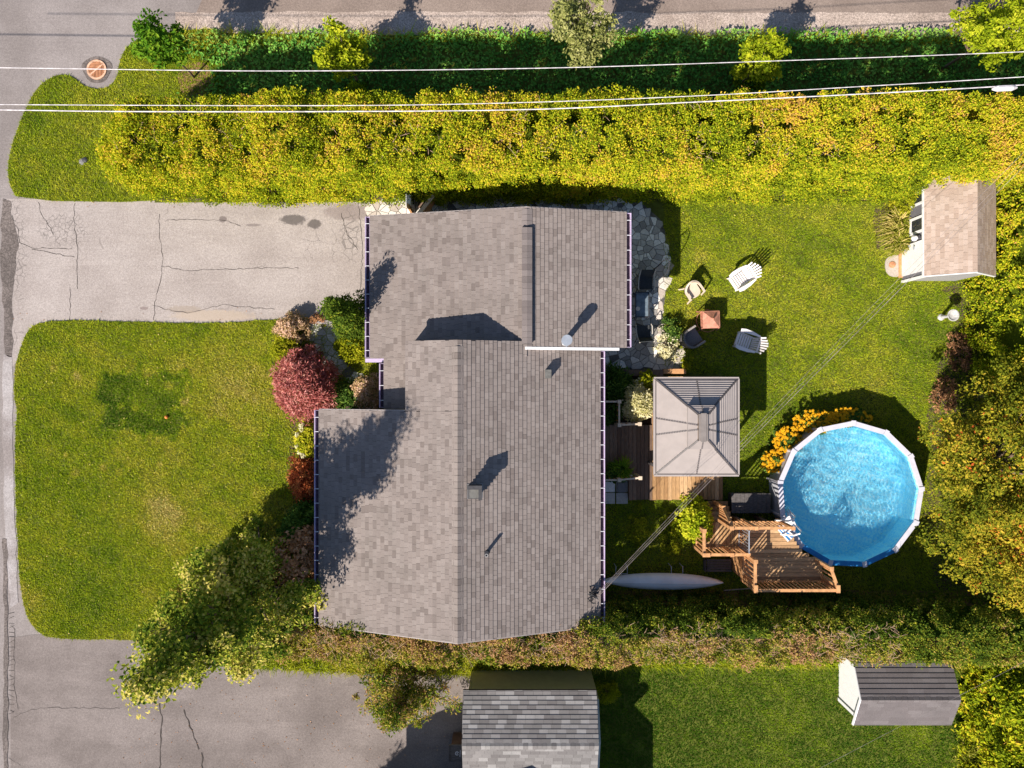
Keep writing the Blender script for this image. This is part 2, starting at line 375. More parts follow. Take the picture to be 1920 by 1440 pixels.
ST = [(0.0, (0.12, 0.115, 0.11)), (0.12, (0.34, 0.32, 0.30)), (0.45, (0.54, 0.51, 0.47)), (0.7, (0.66, 0.62, 0.57)), (0.78, (0.90, 0.86, 0.80)), (1.0, (0.92, 0.89, 0.84))]
MAT['stone'] = tinted('flagstone', ST, 'obj', 0.8, 14, 0.2)
MAT['pale_and_sunlit_stone'] = tinted('pale_and_sunlit_flagstone', [(0, (0.42, 0.35, 0.3)), (0.6, (0.6, 0.53, 0.47)), (1, (0.7, 0.64, 0.58))], 'obj', 0.8, 14, 0.15)
WD = [(0.0, (0.27, 0.14, 0.06)), (0.5, (0.43, 0.25, 0.115)), (1.0, (0.58, 0.37, 0.20))]
MAT['wood'] = tinted('stained_cedar', WD, 'obj', 0.75, 5, 0.25, (5, 5, 1))
MAT['plank_ns'] = tinted('cedar_board_lengthwise', WD, 'obj', 0.75, 6, 0.4, (8, 0.7, 1))
MAT['plank_ew'] = tinted('weathered_board', [(0.0, (0.33, 0.19, 0.095)), (0.5, (0.46, 0.28, 0.145)), (1.0, (0.58, 0.37, 0.20))], 'obj', 0.8, 6, 0.4, (0.7, 8, 1))
MAT['wood_dark'] = tinted('dark_board_lengthwise', [(0.0, (0.16, 0.10, 0.07)), (1.0, (0.27, 0.18, 0.125))], 'obj', 0.8, 6, 0.4, (8, 0.7, 1))
MAT['rail'] = plain('railing_wood', (0.54, 0.275, 0.12), 0.2, 7, 0.7)
MAT['postcap'] = plain('pale_post', (0.62, 0.50, 0.38), 0.12, 7, 0.7)
MAT['greywood'] = plain('grey_wood', (0.10, 0.09, 0.088), 0.35, 7, 0.85, stretch=(1, 6, 1))
MAT['gaz'] = plain('gazebo_panel', (0.375, 0.325, 0.303), 0.05, 3, 0.55)
MAT['gazframe'] = plain('gazebo_frame', (0.105, 0.09, 0.088), 0.1, 5, 0.5)
MAT['gazcap'] = plain('gazebo_cap', (0.22, 0.19, 0.175), 0.1, 5, 0.5)
MAT['poolwall'] = plain('pool_wall', (0.50, 0.50, 0.54), 0.1, 5, 0.5)
MAT['poolrail'] = plain('pool_rail', (0.56, 0.54, 0.60), 0.06, 5, 0.45)
MAT['pooltrim'] = plain('pool_trim_blue', (0.02, 0.20, 0.50), 0.1, 5, 0.45)
MAT['beige'] = plain('beige_resin', (0.62, 0.50, 0.39), 0.05, 5, 0.55)
MAT['wicker'] = plain('grey_wicker', (0.17, 0.155, 0.155), 0.25, 30, 0.8, bump=0.4)
MAT['wickerl'] = plain('pale_wicker', (0.30, 0.26, 0.24), 0.25, 30, 0.8, bump=0.4)
MAT['chairwhite'] = plain('white_resin', (0.80, 0.74, 0.73), 0.04, 6, 0.5)
MAT['copper'] = plain('copper_patina', (0.62, 0.27, 0.185), 0.25, 6, 0.45, metal=0.25)
MAT['sling'] = plain('black_sling', (0.045, 0.05, 0.055), 0.2, 20, 0.8)
MAT['taupe'] = plain('taupe_metal', (0.55, 0.50, 0.44), 0.06, 10, 0.5)
MAT['glass'] = plain('frosted_table_glass', (0.13, 0.165, 0.20), 0.35, 5, 0.25, spec=0.5)
MAT['hull'] = plain('white_hull', (0.86, 0.86, 0.86), 0.06, 2, 0.4)
MAT['rust'] = plain('rusty_iron', (0.52, 0.235, 0.12), 0.25, 9, 0.8)
MAT['rustpale'] = plain('worn_rusty_iron', (0.60, 0.36, 0.24), 0.25, 9, 0.8)
MAT['pit'] = plain('drain_pit', (0.03, 0.02, 0.016), 0.2, 5, 0.9)
MAT['wire'] = plain('aluminium_wire', (0.62, 0.57, 0.58), 0.3, 5, 0.4)
MAT['servicewire'] = plain('weathered_service_wire', (0.30, 0.25, 0.235), 0.4, 3, 0.6)
MAT['blackwire'] = plain('black_cable', (0.03, 0.03, 0.034), 0.1, 5, 0.6)
MAT['shedwall'] = plain('grey_shed_siding', (0.125, 0.12, 0.132), 0.08, 5, 0.7)
MAT['shedgable'] = plain('pale_shed_siding', (0.33, 0.32, 0.33), 0.06, 5, 0.7)
MAT['winglass'] = plain('window_glass', (0.03, 0.035, 0.04), 0.3, 3, 0.12, spec=0.6)
MAT['olive'] = plain('olive_siding', (0.52, 0.51, 0.43), 0.06, 4, 0.7)
MAT['bath'] = plain('mossy_concrete', (0.46, 0.44, 0.43), 0.25, 18, 0.9, bump=0.4)
MAT['bark'] = plain('bark', (0.16, 0.11, 0.075), 0.35, 8, 0.9, stretch=(1, 1, 0.3))
MAT['twig'] = plain('dry_twig', (0.46, 0.30, 0.20), 0.35, 6, 0.9)
MAT['orange'] = plain('orange_plastic', (0.75, 0.22, 0.05), 0.05, 5, 0.5)
MAT['yellowflower'] = leafmat('yellow_petals', [(0, (0.55, 0.22, 0.01)), (0.5, (0.75, 0.38, 0.015)), (1, (0.85, 0.52, 0.03))], 0.2)
MAT['binbrown'] = plain('brown_bin', (0.11, 0.065, 0.05), 0.1, 6, 0.6)

GRASS = [(0.0, (0.055, 0.125, 0.010)), (0.25, (0.21, 0.30, 0.014)), (0.5, (0.37, 0.41, 0.022)), (0.75, (0.50, 0.45, 0.05)), (1.0, (0.60, 0.48, 0.16))]
MAT['grass'] = leafmat('lawn_blades', GRASS, 0.25, 1.2)
MAT['ditch'] = leafmat('ditch_leaves', [(0, (0.06, 0.17, 0.03)), (0.5, (0.16, 0.38, 0.06)), (1, (0.34, 0.52, 0.10))], 0.25, 1.2)
HEDGE = [(0.0, (0.09, 0.12, 0.010)), (0.35, (0.25, 0.32, 0.014)), (0.6, (0.50, 0.50, 0.02)), (0.8, (0.68, 0.52, 0.035)), (0.93, (0.70, 0.46, 0.06)), (1.0, (0.60, 0.33, 0.09))]
MAT['cedar'] = leafmat('cedar_sprays', HEDGE, 0.25, 1.2)
MAT['cedar_dark'] = leafmat('dark_cedar_sprays', [(0, (0.05, 0.09, 0.012)), (0.4, (0.14, 0.20, 0.022)), (0.65, (0.34, 0.33, 0.03)), (0.82, (0.50, 0.37, 0.09)), (1, (0.44, 0.25, 0.135))], 0.25, 1.2)
MAT['ash'] = leafmat('rowan_leaves', [(0, (0.06, 0.085, 0.01)), (0.4, (0.17, 0.19, 0.016)), (0.7, (0.40, 0.33, 0.026)), (0.94, (0.58, 0.40, 0.05)), (1, (0.60, 0.13, 0.03))], 0.25, 1.2)
MAT['maple'] = leafmat('tall_tree_leaves', [(0, (0.05, 0.10, 0.014)), (0.4, (0.16, 0.22, 0.022)), (0.7, (0.38, 0.38, 0.045)), (1, (0.66, 0.54, 0.16))], 0.25, 1.2)
MAT['lime'] = leafmat('lime_leaves', [(0, (0.10, 0.15, 0.008)), (0.5, (0.33, 0.40, 0.014)), (1, (0.60, 0.58, 0.04))], 0.3, 1.2)
MAT['silver'] = leafmat('pale_leaves', [(0, (0.11, 0.13, 0.035)), (0.5, (0.30, 0.31, 0.09)), (1, (0.55, 0.52, 0.22))], 0.3, 1.2)
MAT['sapling'] = leafmat('sapling_leaves', [(0, (0.035, 0.10, 0.010)), (0.5, (0.11, 0.24, 0.016)), (1, (0.26, 0.38, 0.03))], 0.3, 1.2)
MAT['red'] = leafmat('barberry_leaves', [(0, (0.16, 0.035, 0.035)), (0.5, (0.56, 0.18, 0.165)), (0.85, (0.72, 0.33, 0.29)), (1, (0.78, 0.46, 0.34))], 0.25, 1.1)
MAT['redo'] = leafmat('orange_barberry_leaves', [(0, (0.18, 0.035, 0.02)), (0.5, (0.54, 0.14, 0.055)), (1, (0.78, 0.36, 0.14))], 0.25, 1.1)
MAT['spirea'] = leafmat('spirea_leaves', [(0, (0.12, 0.12, 0.03)), (0.4, (0.33, 0.25, 0.09)), (0.75, (0.62, 0.40, 0.24)), (1, (0.72, 0.50, 0.38))], 0.25, 1.1)
MAT['brownleaf'] = leafmat('brown_leaves', [(0, (0.16, 0.08, 0.04)), (0.5, (0.46, 0.23, 0.11)), (1, (0.68, 0.40, 0.24))], 0.2, 1.1)
MAT['gold'] = leafmat('golden_leaves', [(0, (0.10, 0.13, 0.008)), (0.5, (0.32, 0.34, 0.015)), (1, (0.60, 0.52, 0.04))], 0.3, 1.2)
MAT['cream'] = leafmat('cream_flowers', [(0, (0.30, 0.30, 0.08)), (0.5, (0.62, 0.55, 0.27)), (1, (0.82, 0.76, 0.52))], 0.25, 1.1)
MAT['deepgreen'] = leafmat('deep_green_leaves', [(0, (0.03, 0.07, 0.012)), (0.5, (0.09, 0.17, 0.03)), (1, (0.22, 0.31, 0.05))], 0.25, 1.2)
MAT['straw'] = leafmat('straw_blades', [(0, (0.12, 0.16, 0.012)), (0.45, (0.30, 0.30, 0.03)), (1, (0.72, 0.55, 0.20))], 0.25, 1.1)

# ------------------------------------------------------------------ ground and roads
def sheet(name, pts, z, m, kind='structure', thick=0.0):
    mb = MB(); pts = [(p[0], p[1]) for p in pts]
    if thick: mb.prism(pts, z-thick, z)
    else: mb.add([(x, y, z) for x, y in pts], [tuple(range(len(pts)))])
    return tag(mb.build(name, m), kind=kind)
def px(pts, h=0.0): return [(X(a, h), Y(b, h)) for a, b in pts]
def smooth_poly(pts, it=2):
    for _ in range(it):
        q = []
        for i in range(len(pts)):
            a = pts[i]; b = pts[(i+1) % len(pts)]
            q += [(a[0]*0.75+b[0]*0.25, a[1]*0.75+b[1]*0.25), (a[0]*0.25+b[0]*0.75, a[1]*0.25+b[1]*0.75)]
        pts = q
    return pts
def wobble(pts, step=0.25, amp=0.05, seed=1):
    out = []
    for i in range(len(pts)):
        a = pts[i]; b = pts[(i+1) % len(pts)]; l = math.dist(a, b); n = max(1, int(l/step))
        for k in range(n):
            t = k/n; x = a[0]+(b[0]-a[0])*t; y = a[1]+(b[1]-a[1])*t
            nx = float(vnoise(np.array([x]), np.array([y]), 0.4, seed)[0])-0.5; ny = float(vnoise(np.array([x]), np.array([y]), 0.4, seed+5)[0])-0.5
            out.append((x+nx*amp*2, y+ny*amp*2))
    return out
E_ = 400
sheet('ground', [(-E_, -E_), (E_, -E_), (E_, E_), (-E_, E_)], -0.03, MAT['far'])
sheet('street', [(X(-2500), Y(-900)), (X(420), Y(-900)), (X(420), Y(60)), (X(120), Y(300)), (X(120), Y(2600)), (X(-2500), Y(2600))], 0.0, MAT['road'])
sheet('side_road', wobble(px([(395, -40), (2700, -70), (2700, 36), (1300, 30), (700, 28), (365, 26)]), 0.3, 0.06, 3), 0.004, MAT['road_top'])
sheet('gravel_shoulder', wobble(px([(330, 24), (700, 22), (1300, 24), (2700, 26), (2700, 72), (1300, 68), (700, 66), (330, 60)]), 0.3, 0.06, 9), 0.0085, MAT['shoulder'])
sheet('side_road_far_edge', px([(395, -200), (2700, -200), (2700, -60), (395, -34)]), 0.0, MAT['shoulder'])
sheet('driveway', px([(12, 372), (290, 376), (700, 366), (700, 560), (690, 580), (640, 612), (300, 612), (100, 612), (62, 640), (14, 700)]), 0.006, MAT['drive'])
sheet('neighbour_driveway', px([(20, 1196), (60, 1190), (260, 1190), (430, 1240), (900, 1246), (900, 2000), (20, 2000)]), 0.006, MAT['drive2'])
# the broken joint between street and driveways, and the worn concrete strip beside the lawn
sheet('pavement_seam', wobble(px([(3, 372), (17, 374), (28, 420), (33, 470), (24, 520), (22, 580), (26, 640), (24, 668), (10, 664), (6, 560), (2, 470)]), 0.12, 0.09, 21), 0.012, MAT['seam'])
sheet('concrete_strip', wobble(px([(7, 664), (22, 668), (26, 720), (24, 860), (30, 1000), (34, 1130), (20, 1140), (10, 1000), (6, 800)]), 0.2, 0.05, 31), 0.012, MAT['concrete'])
sheet('pavement_seam', wobble(px([(6, 1010), (14, 1010), (16, 1180), (15, 1290), (14, 1445), (6, 1445), (7, 1300), (8, 1180)]), 0.15, 0.06, 23), 0.016, MAT['seam'])

def crack_lines(name, lines, w, z, seed, owner):
    mb = MB(); r = random.Random(seed)
    for ln in lines:
        pts = [(X(a), Y(b)) for a, b in ln]; out = []
        for i in range(len(pts)-1):
            a, b = pts[i], pts[i+1]; n = max(1, int(math.dist(a, b)/0.13))
            out += [(a[0]+(b[0]-a[0])*k/n+r.uniform(-.03, .03), a[1]+(b[1]-a[1])*k/n+r.uniform(-.03, .03)) for k in range(n)]
        out.append(pts[-1])
        vs = []
        for i, p in enumerate(out):
            a = out[max(0, i-1)]; b = out[min(len(out)-1, i+1)]; d = Vector((b[0]-a[0], b[1]-a[1])).normalized(); q = Vector((-d.y, d.x))*w*r.uniform(.3, 1.0)
            vs += [(p[0]-q.x, p[1]-q.y, z), (p[0]+q.x, p[1]+q.y, z)]
        mb.add(vs, [(2*i, 2*i+1, 2*i+3, 2*i+2) for i in range(len(out)-1)])
    o = mb.build(name, MAT['crack'], owner); o['kind'] = 'stuff'; return o
DRV = bpy.data.objects['driveway']; DRV2 = bpy.data.objects['neighbour_driveway']
crack_lines('crack', [[(300, 400), (298, 430), (305, 485), (302, 520), (292, 560), (288, 600)], [(303, 498), (330, 503), (350, 507), (430, 505), (470, 503), (560, 503)],
    [(72, 378), (78, 402), (92, 422), (100, 440)], [(140, 380), (139, 410), (145, 470), (146, 542)], [(132, 540), (131, 600)], [(22, 405), (34, 432), (38, 456), (60, 464), (95, 467), (135, 466)],
    [(60, 468), (105, 476), (140, 482)], [(312, 412), (420, 413), (452, 424)], [(288, 572), (310, 580), (350, 586), (420, 572), (515, 580)], [(640, 400), (652, 440), (672, 470)], [(672, 380), (680, 470), (676, 540), (664, 585)]], 0.012, 0.011, 4, DRV)
crack_lines('crack', [[(300, 1320), (304, 1350), (302, 1400), (300, 1440), (298, 1500)]], 0.035, 0.011, 8, DRV2)
crack_lines('crack', [[(345, 1330), (362, 1375), (373, 1405)], [(379, 1412), (380, 1428), (378, 1480)]], 0.03, 0.015, 9, DRV2)
crack_lines('crack', [[(25, 1345), (45, 1335), (75, 1327), (190, 1327), (225, 1328)], [(20, 1170), (28, 1180), (27, 1290), (34, 1330)], [(16, 1420), (40, 1436)]] + [[(17, y), (27, y+rnd.uniform(-5, 5))] for y in range(1150, 1340, 9)], 0.008, 0.013, 10, DRV2)

# ------------------------------------------------------------------ lawns
def lawn_tint(x, y):
    return 0.42+0.05*np.sin((x*.5+y)*5.5)+0.30*(vnoise(x, y, 2.6, 1)-0.5)+0.22*(vnoise(x, y, 0.9, 2)-0.5)+0.18*(vnoise(x, y, 0.3, 3)-0.5)
def ell(x, y, a, b, rx, ry): return np.clip(1.6-np.sqrt(((x-X(a))/(rx*.02))**2+((y-Y(b))/(ry*.02))**2)*1.1+0.7*(vnoise(x, y, 0.5, 77)-0.5), 0, 1)
def front_tint(x, y):
    t = lawn_tint(x, y)+0.12
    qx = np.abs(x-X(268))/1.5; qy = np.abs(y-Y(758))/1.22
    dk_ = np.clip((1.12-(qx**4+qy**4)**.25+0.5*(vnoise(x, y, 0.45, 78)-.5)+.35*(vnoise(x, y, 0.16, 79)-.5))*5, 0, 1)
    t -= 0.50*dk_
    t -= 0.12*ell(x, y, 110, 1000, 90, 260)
    t += 0.32*ell(x, y, 305, 968, 32, 40)
    t += 0.16*ell(x, y, 470, 1010, 110, 130)
    t += 0.10*ell(x, y, 480, 760, 100, 120)
    for a, b, r in ((102, 691, 9), (146, 706, 9), (228, 763, 8), (255, 765, 8), (318, 724, 10), (344, 752, 10), (196, 876, 9), (143, 887, 10), (224, 885, 9), (300, 870, 8), (285, 813, 10), (232, 792, 8), (125, 853, 6)):
        t += 0.35*ell(x, y, a, b, r*.8, r*.8)
    return t
verge = smooth_poly(px([(345, 57), (262, 72), (236, 90), (224, 118), (222, 142), (206, 164), (180, 168), (155, 160), (138, 144), (114, 139), (88, 150), (68, 168), (52, 198), (36, 236), (22, 275), (15, 312), (18, 345), (34, 376), (290, 380), (420, 360), (420, 55)]), 1)
ditch = px([(345, 62), (700, 66), (1300, 68), (2500, 74), (2500, 360), (1900, 375), (290, 380), (350, 200)])
front = wobble(smooth_poly(px([(80, 602), (52, 620), (38, 655), (28, 690), (27, 740), (33, 775), (30, 810), (29, 900), (33, 1000), (37, 1080), (45, 1140), (66, 1180), (92, 1197), (250, 1198), (300, 1210), (480, 1230), (610, 1230), (610, 770), (760, 700), (700, 600), (560, 597), (420, 606), (300, 605), (150, 601)]), 1), 0.3, 0.03, 41)
back = px([(1120, 378), (1850, 378), (1850, 1125), (1120, 1125)])
neigh = wobble(px([(1110, 1250), (1980, 1250), (1980, 2000), (1110, 2000)]), 0.4, 0.03, 44)
T = 0.03
sheet('verge_lawn', verge, T, MAT['turf'], thick=0.05)
sheet('ditch_bank', ditch, 0.022, MAT['turf'], thick=0.04)
sheet('front_lawn', front, T, MAT['turf'], thick=0.05)
sheet('back_lawn', back, T-0.004, MAT['turf'], thick=0.04)
sheet('neighbour_lawn', neigh, T, MAT['turf'], thick=0.05)
sheet('hedge_bed', px([(285, 376), (2300, 376), (2300, 205), (300, 205)]), 0.038, MAT['soil'])
POOLC = Vector((12.08, -3.94, 0)); POOLR = 2.6
notpool = lambda x, y: ((x-POOLC.x)**2+(y-POOLC.y)**2) > 2.45**2
tag(blades('grass', MAT['grass'], verge, 1500, 0.05, 0.028, lambda x, y: lawn_tint(x, y)-0.02, z=T), kind='stuff')
tag(blades('grass', MAT['grass'], front, 1900, 0.045, 0.027, front_tint, z=T), kind='stuff')
def backmask(x, y):
    ok = notpool(x, y) & ~((x < X(1245)) & (y > Y(700))) & ~((x < X(1355)) & (y > Y(938)) & (y < Y(700)))
    return ok
def back_tint(x, y):
    t = lawn_tint(x, y)+0.03
    t += 0.22*ell(x, y, 1310, 480, 14, 18)+0.10*ell(x, y, 1560, 390, 200, 60)+0.12*ell(x, y, 1440, 520, 30, 40)
    return t
tag(blades('grass', MAT['grass'], back, 1500, 0.045, 0.027, back_tint, z=T-.004, mask=backmask), kind='stuff')
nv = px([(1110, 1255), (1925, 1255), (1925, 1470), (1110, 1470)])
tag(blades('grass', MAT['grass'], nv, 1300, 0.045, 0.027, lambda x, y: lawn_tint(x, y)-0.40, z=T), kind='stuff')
# lush ground cover of the ditch
xs = NP.uniform(X(335), X(2000), 26000); ys = NP.uniform(Y(250), Y(58), 26000)
top_edge = Y(62)+0.12*(vnoise(xs, ys*0, 0.5, 5)-0.5)*4
k = (ys < top_edge) & ((xs > X(400)) | (NP.random(len(xs)) < 0.5)) & ((xs-X(362))**2+(ys-Y(148))**2 > 0.75**2)
xs, ys = xs[k], ys[k]; hh = 0.05+0.32*NP.random(len(xs))*(0.4+vnoise(xs, ys, 1.0, 6))
C = np.stack([xs, ys, 0.02+hh], 1)
Nn = unit(NP.normal(size=C.shape)*0.6+np.array([0, 0, 1.0])); A = unit(np.cross(Nn, rdir(len(C))))
s = 0.7+0.6*NP.random(len(C)); V, F = leaf_quads(C, A, Nn, 0.13*s, 0.075*s)
tt = np.clip(0.25+0.7*(vnoise(xs, ys, 1.3, 8)-0.3)+0.35*(ys > Y(80))+NP.normal(0, .15, len(xs)), 0, 1)
tag(mesh_np('ground_cover', V, F, np.repeat(tt, 4), MAT['ditch']), kind='stuff')
tag(blades('tall_grass', MAT['grass'], px([(330, 56), (700, 60), (1300, 62), (1980, 66), (1980, 84), (1300, 82), (700, 80), (330, 90)]), 260, 0.2, 0.035, lambda x, y: 0.5+0.5*(vnoise(x, y, 1.2, 4)-.4), z=0.02), kind='stuff')

strip = px([(400, 1222), (900, 1228), (1980, 1228), (1980, 1250), (1150, 1252), (880, 1266), (640, 1262), (430, 1250)])
tag(blades('tall_grass', MAT['grass'], strip, 900, 0.16, 0.035, lambda x, y: 0.52+0.5*(vnoise(x, y, 0.8, 14)-.4), z=0.02), kind='stuff')
# ------------------------------------------------------------------ foliage builders
def hedge(name, label, a, b, hw, h, dens, k, m, tfun, ln=0.16, wd=0.065, rr=0.27, faces=('l', 't', 'r'), round_a=True, hvar=0.25, group=None, twigs=0, hfun=None):
    """A clipped hedge from a to b; l is the side to the left of a->b."""
    a = np.array(a, float); b = np.array(b, float); d = b-a; ll = np.linalg.norm(d); d /= ll; nl = np.array([-d[1], d[0]])
    root = thing(name, label, 'hedge', (float((a+b)[0]/2), float((a+b)[1]/2), 0), 0, group)
    hf = hfun or (lambda t: np.full_like(t, h))
    Cs = []; area = []
    def put(n, side):
        t = NP.uniform(0, ll, n); H_ = hf(t/ll)*(1+hvar*0.5*(vnoise(t, t*0, 0.9, 31)-0.5))
        H_ = H_+hvar*(vnoise(t, t*0+3, 0.35, 32)-0.5)
        if side == 't':
            s = NP.uniform(-1, 1, n); z = H_-0.28*np.abs(s)**3-0.1; w = s*hw
        else:
            sg = 1 if side == 'l' else -1
            u = NP.random(n); z = 0.1+u*(H_-0.25); w = sg*(hw*(1.0-0.12*u**3)+0.12*(vnoise(t, z, 0.6, 33)-0.5)-0.02)
        e = np.minimum(t, ll-t)
        if round_a: w = w*np.clip(np.sqrt(np.clip(e/1.4, 0.03, 1)), 0, 1); z = z*np.clip(0.55+0.45*e/1.4, 0, 1)
        return np.stack([a[0]+d[0]*t+nl[0]*w, a[1]+d[1]*t+nl[1]*w, z], 1), t/ll, (np.full(n, 0.0) if side == 't' else np.full(n, 1.0)), w/hw
    C, TT, SD_, W_ = [], [], [], []
    for fc in faces:
        ar = ll*2*hw if fc == 't' else ll*h
        c, t, sd, w = put(int(ar*dens*(1.7 if fc == 't' else 1.0)), fc)
        C.append(c); TT.append(t); SD_.append(sd); W_.append(w)
    if round_a:          # the rounded ends
        for t0, sg in ((0.0, 1), (ll, -1)):
            q = int(3.0*h*hw*dens); ang = NP.uniform(0, np.pi, q); rr0 = 0.35+0.65*NP.random(q)**.5; t = t0+sg*(1.25-np.sin(ang)*1.25*rr0); w = np.cos(ang)*hw*rr0
            z = 0.15+NP.random(q)**.7*(hf(np.full(q, t0/ll))-.35)*(1-.35*rr0**2)
            C.append(np.stack([a[0]+d[0]*t+nl[0]*w, a[1]+d[1]*t+nl[1]*w, z], 1)); TT.append(t/ll); SD_.append(np.where(z > h*.6, 0.0, 1.0)); W_.append(w/hw)
    C = np.concatenate(C); TT = np.concatenate(TT); SD_ = np.concatenate(SD_); W_ = np.concatenate(W_)
    Rr = rr*(0.6+0.8*NP.random(len(C)))
    tint = tfun(C, TT, SD_, W_)
    leaves('foliage', m, root, C, Rr, k, ln, wd, tint, mode='spray', up=0.45, flat=1.1)
    n = max(8, int(ll/0.5)); V = []; core = MB(); m0 = 0.9 if round_a else 0
    for i in range(n+1):
        t = m0+i/n*(ll-2*m0); e = min(t, ll-t); q = (math.sqrt(min(1, max(0.03, e/1.4))) if round_a else 1)
        hh = float(hf(np.array([t/ll]))[0])-0.95-rnd.uniform(0, .2); w = max(.12, (hw-0.5))*q
        for s_, z in ((-1, 0.03), (-1.0, hh*0.6), (-0.75, hh), (0.75, hh), (1, hh*0.6), (1, 0.03)):
            V.append((a[0]+d[0]*t+nl[0]*w*s_, a[1]+d[1]*t+nl[1]*w*s_, z))
    F_ = [(i*6+j, i*6+j+1, (i+1)*6+j+1, (i+1)*6+j) for i in range(n) for j in range(5)]+[tuple(range(6)), tuple(range(n*6, n*6+6))]
    core.add(V, F_, 0.0); core.build('inner_foliage', m, root)
    if twigs:
        mb = MB()
        for _ in range(twigs):
            t = rnd.uniform(0.03, 0.64); w = rnd.uniform(-0.75, 0.8)*hw; z = float(hf(np.array([t]))[0])-0.05
            p = Vector((a[0]+d[0]*t*ll+nl[0]*w, a[1]+d[1]*t*ll+nl[1]*w, z-0.15)); 
            q = p+Vector((rnd.uniform(-.32, .32), rnd.uniform(-.28, .28), rnd.uniform(0.05, .26)))
            mb.path([p, (p+q)/2+Vector((rnd.uniform(-.05, .05), rnd.uniform(-.05, .05), .05)), q], [0.008, 0.006, 0.003], 4)
        o = mb.build('twigs', MAT['twig'], root); o['kind'] = 'stuff'
    return root

def bush(name, label, cat, c, rx, ry, h, m, nclump, k, ln, wd, tmean, tvar=0.25, mode='broad', rr=0.2, group=None, up=0.35, pointy=1.0, stems=True, parent=None, tfun=None, partname='foliage', jitter=0.16):
    root = parent or thing(name, label, cat, c, 0, group)
    u = NP.random(nclump); az = NP.uniform(0, 2*np.pi, nclump)
    z = h*(0.12+0.82*u)
    prof = np.sqrt(np.clip(1-(u**1.0)**2, 0.02, 1)) if pointy == 1.0 else (1-u)**(1/pointy)+0.05
    rad = prof*(0.55+0.45*NP.random(nclump)**0.6)
    lump = 1+0.22*(vnoise(az*2, u*3, 1.0, int(abs(c[0]*13+c[1]*7)) % 97)-0.5)*2
    C = np.stack([c[0]+np.cos(az)*rx*rad*lump, c[1]+np.sin(az)*ry*rad*lump, c[2]+z], 1)
    Rr = rr*(0.6+0.8*NP.random(nclump))
    tint = tmean+tvar*(NP.random(nclump)-0.5)*2
    if tfun is not None: tint = tint+tfun(C)
    o = leaves(partname, m, root, C, Rr, k, ln, wd, tint, mode=mode, up=up, jitter=jitter)
    if stems:
        mb = MB(); base = Vector(c)
        for i in range(0, nclump, max(1, nclump//14)):
            p = Vector(C[i]); mb.path([base+Vector((rnd.uniform(-.06, .06), rnd.uniform(-.06, .06), 0)), base.lerp(p, .55)+Vector((0, 0, .05)), p], [0.022, 0.014, 0.006], 5)
        mb.build('stems', MAT['bark'], root)
    return root

def tree(name, label, base, height, crown, m, k, ln, wd, tmean, tvar=0.25, trunk_r=0.12, rr=0.35, group=None, mode='broad', up=0.35, jitter=0.15, berries=0, tfun=None, lean=(0, 0)):
    """crown: list of (dx,dy,z,rx,ry,rz,nclump) lobes."""
    root = thing(name, label, 'tree', base, 0, group); b = Vector(base); ztop = max(c[2] for c in crown)
    trunk = MB(); pts = [b+Vector((lean[0]*t, lean[1]*t, height*0.82*t))+Vector((math.sin(t*5)*.05, math.cos(t*4)*.05-.05, 0)) for t in (0, .15, .35, .6, .8, 1)]
    trunk.path(pts, [trunk_r*1.25, trunk_r, trunk_r*.8, trunk_r*.55, trunk_r*.35, trunk_r*.12], 8)
    trunk.build('trunk', MAT['bark'], root, smooth=True)
    Cs = []; limbs = MB()
    for (dx, dy, z, rx, ry, rz, n) in crown:
        d = rdir(n); r = NP.random(n)**0.45
        c = np.stack([b.x+dx+d[:, 0]*rx*r, b.y+dy+d[:, 1]*ry*r, b.z+z+d[:, 2]*rz*r], 1)
        Cs.append(c)
        for i in range(0, n, max(1, n//7)):
            q = Vector(c[i]); zz = max(0.25, min(0.95, (q.z-b.z-0.5)/(height*0.82)*0.75)); st = b+Vector((lean[0]*zz, lean[1]*zz, height*0.82*zz))
            limbs.path([st, st.lerp(q, .5)+Vector((0, 0, .12)), q], [trunk_r*.4, trunk_r*.25, trunk_r*.08], 5)
    limbs.build('limbs', MAT['bark'], root)
    C = np.concatenate(Cs); C[:, 2] = np.maximum(C[:, 2], b.z+0.3)
    tint = tmean+tvar*(NP.random(len(C))-0.5)*2
    if tfun is not None: tint = tint+tfun(C)
    leaves('crown', m, root, C, rr*(0.6+0.8*NP.random(len(C))), k, ln, wd, tint, mode=mode, up=up, jitter=jitter)
    if berries:
        i = NP.integers(0, len(C), berries); p = C[i]+rdir(berries)*rr*0.8; p[:, 2] += 0.12
        q = np.repeat(p, 7, 0)+NP.normal(0, .05, (berries*7, 3)); n = len(q)
        V, F = leaf_quads(q, unit(NP.normal(size=(n, 3))*.5+np.array([1, 0, 0])), unit(NP.normal(size=(n, 3))*.3+np.array([0, 0, 1])), np.full(n, .05), np.full(n, .05))
        o = mesh_np('berries', V, F, np.ones(n*4), m, root); o['kind'] = 'stuff'
    return root

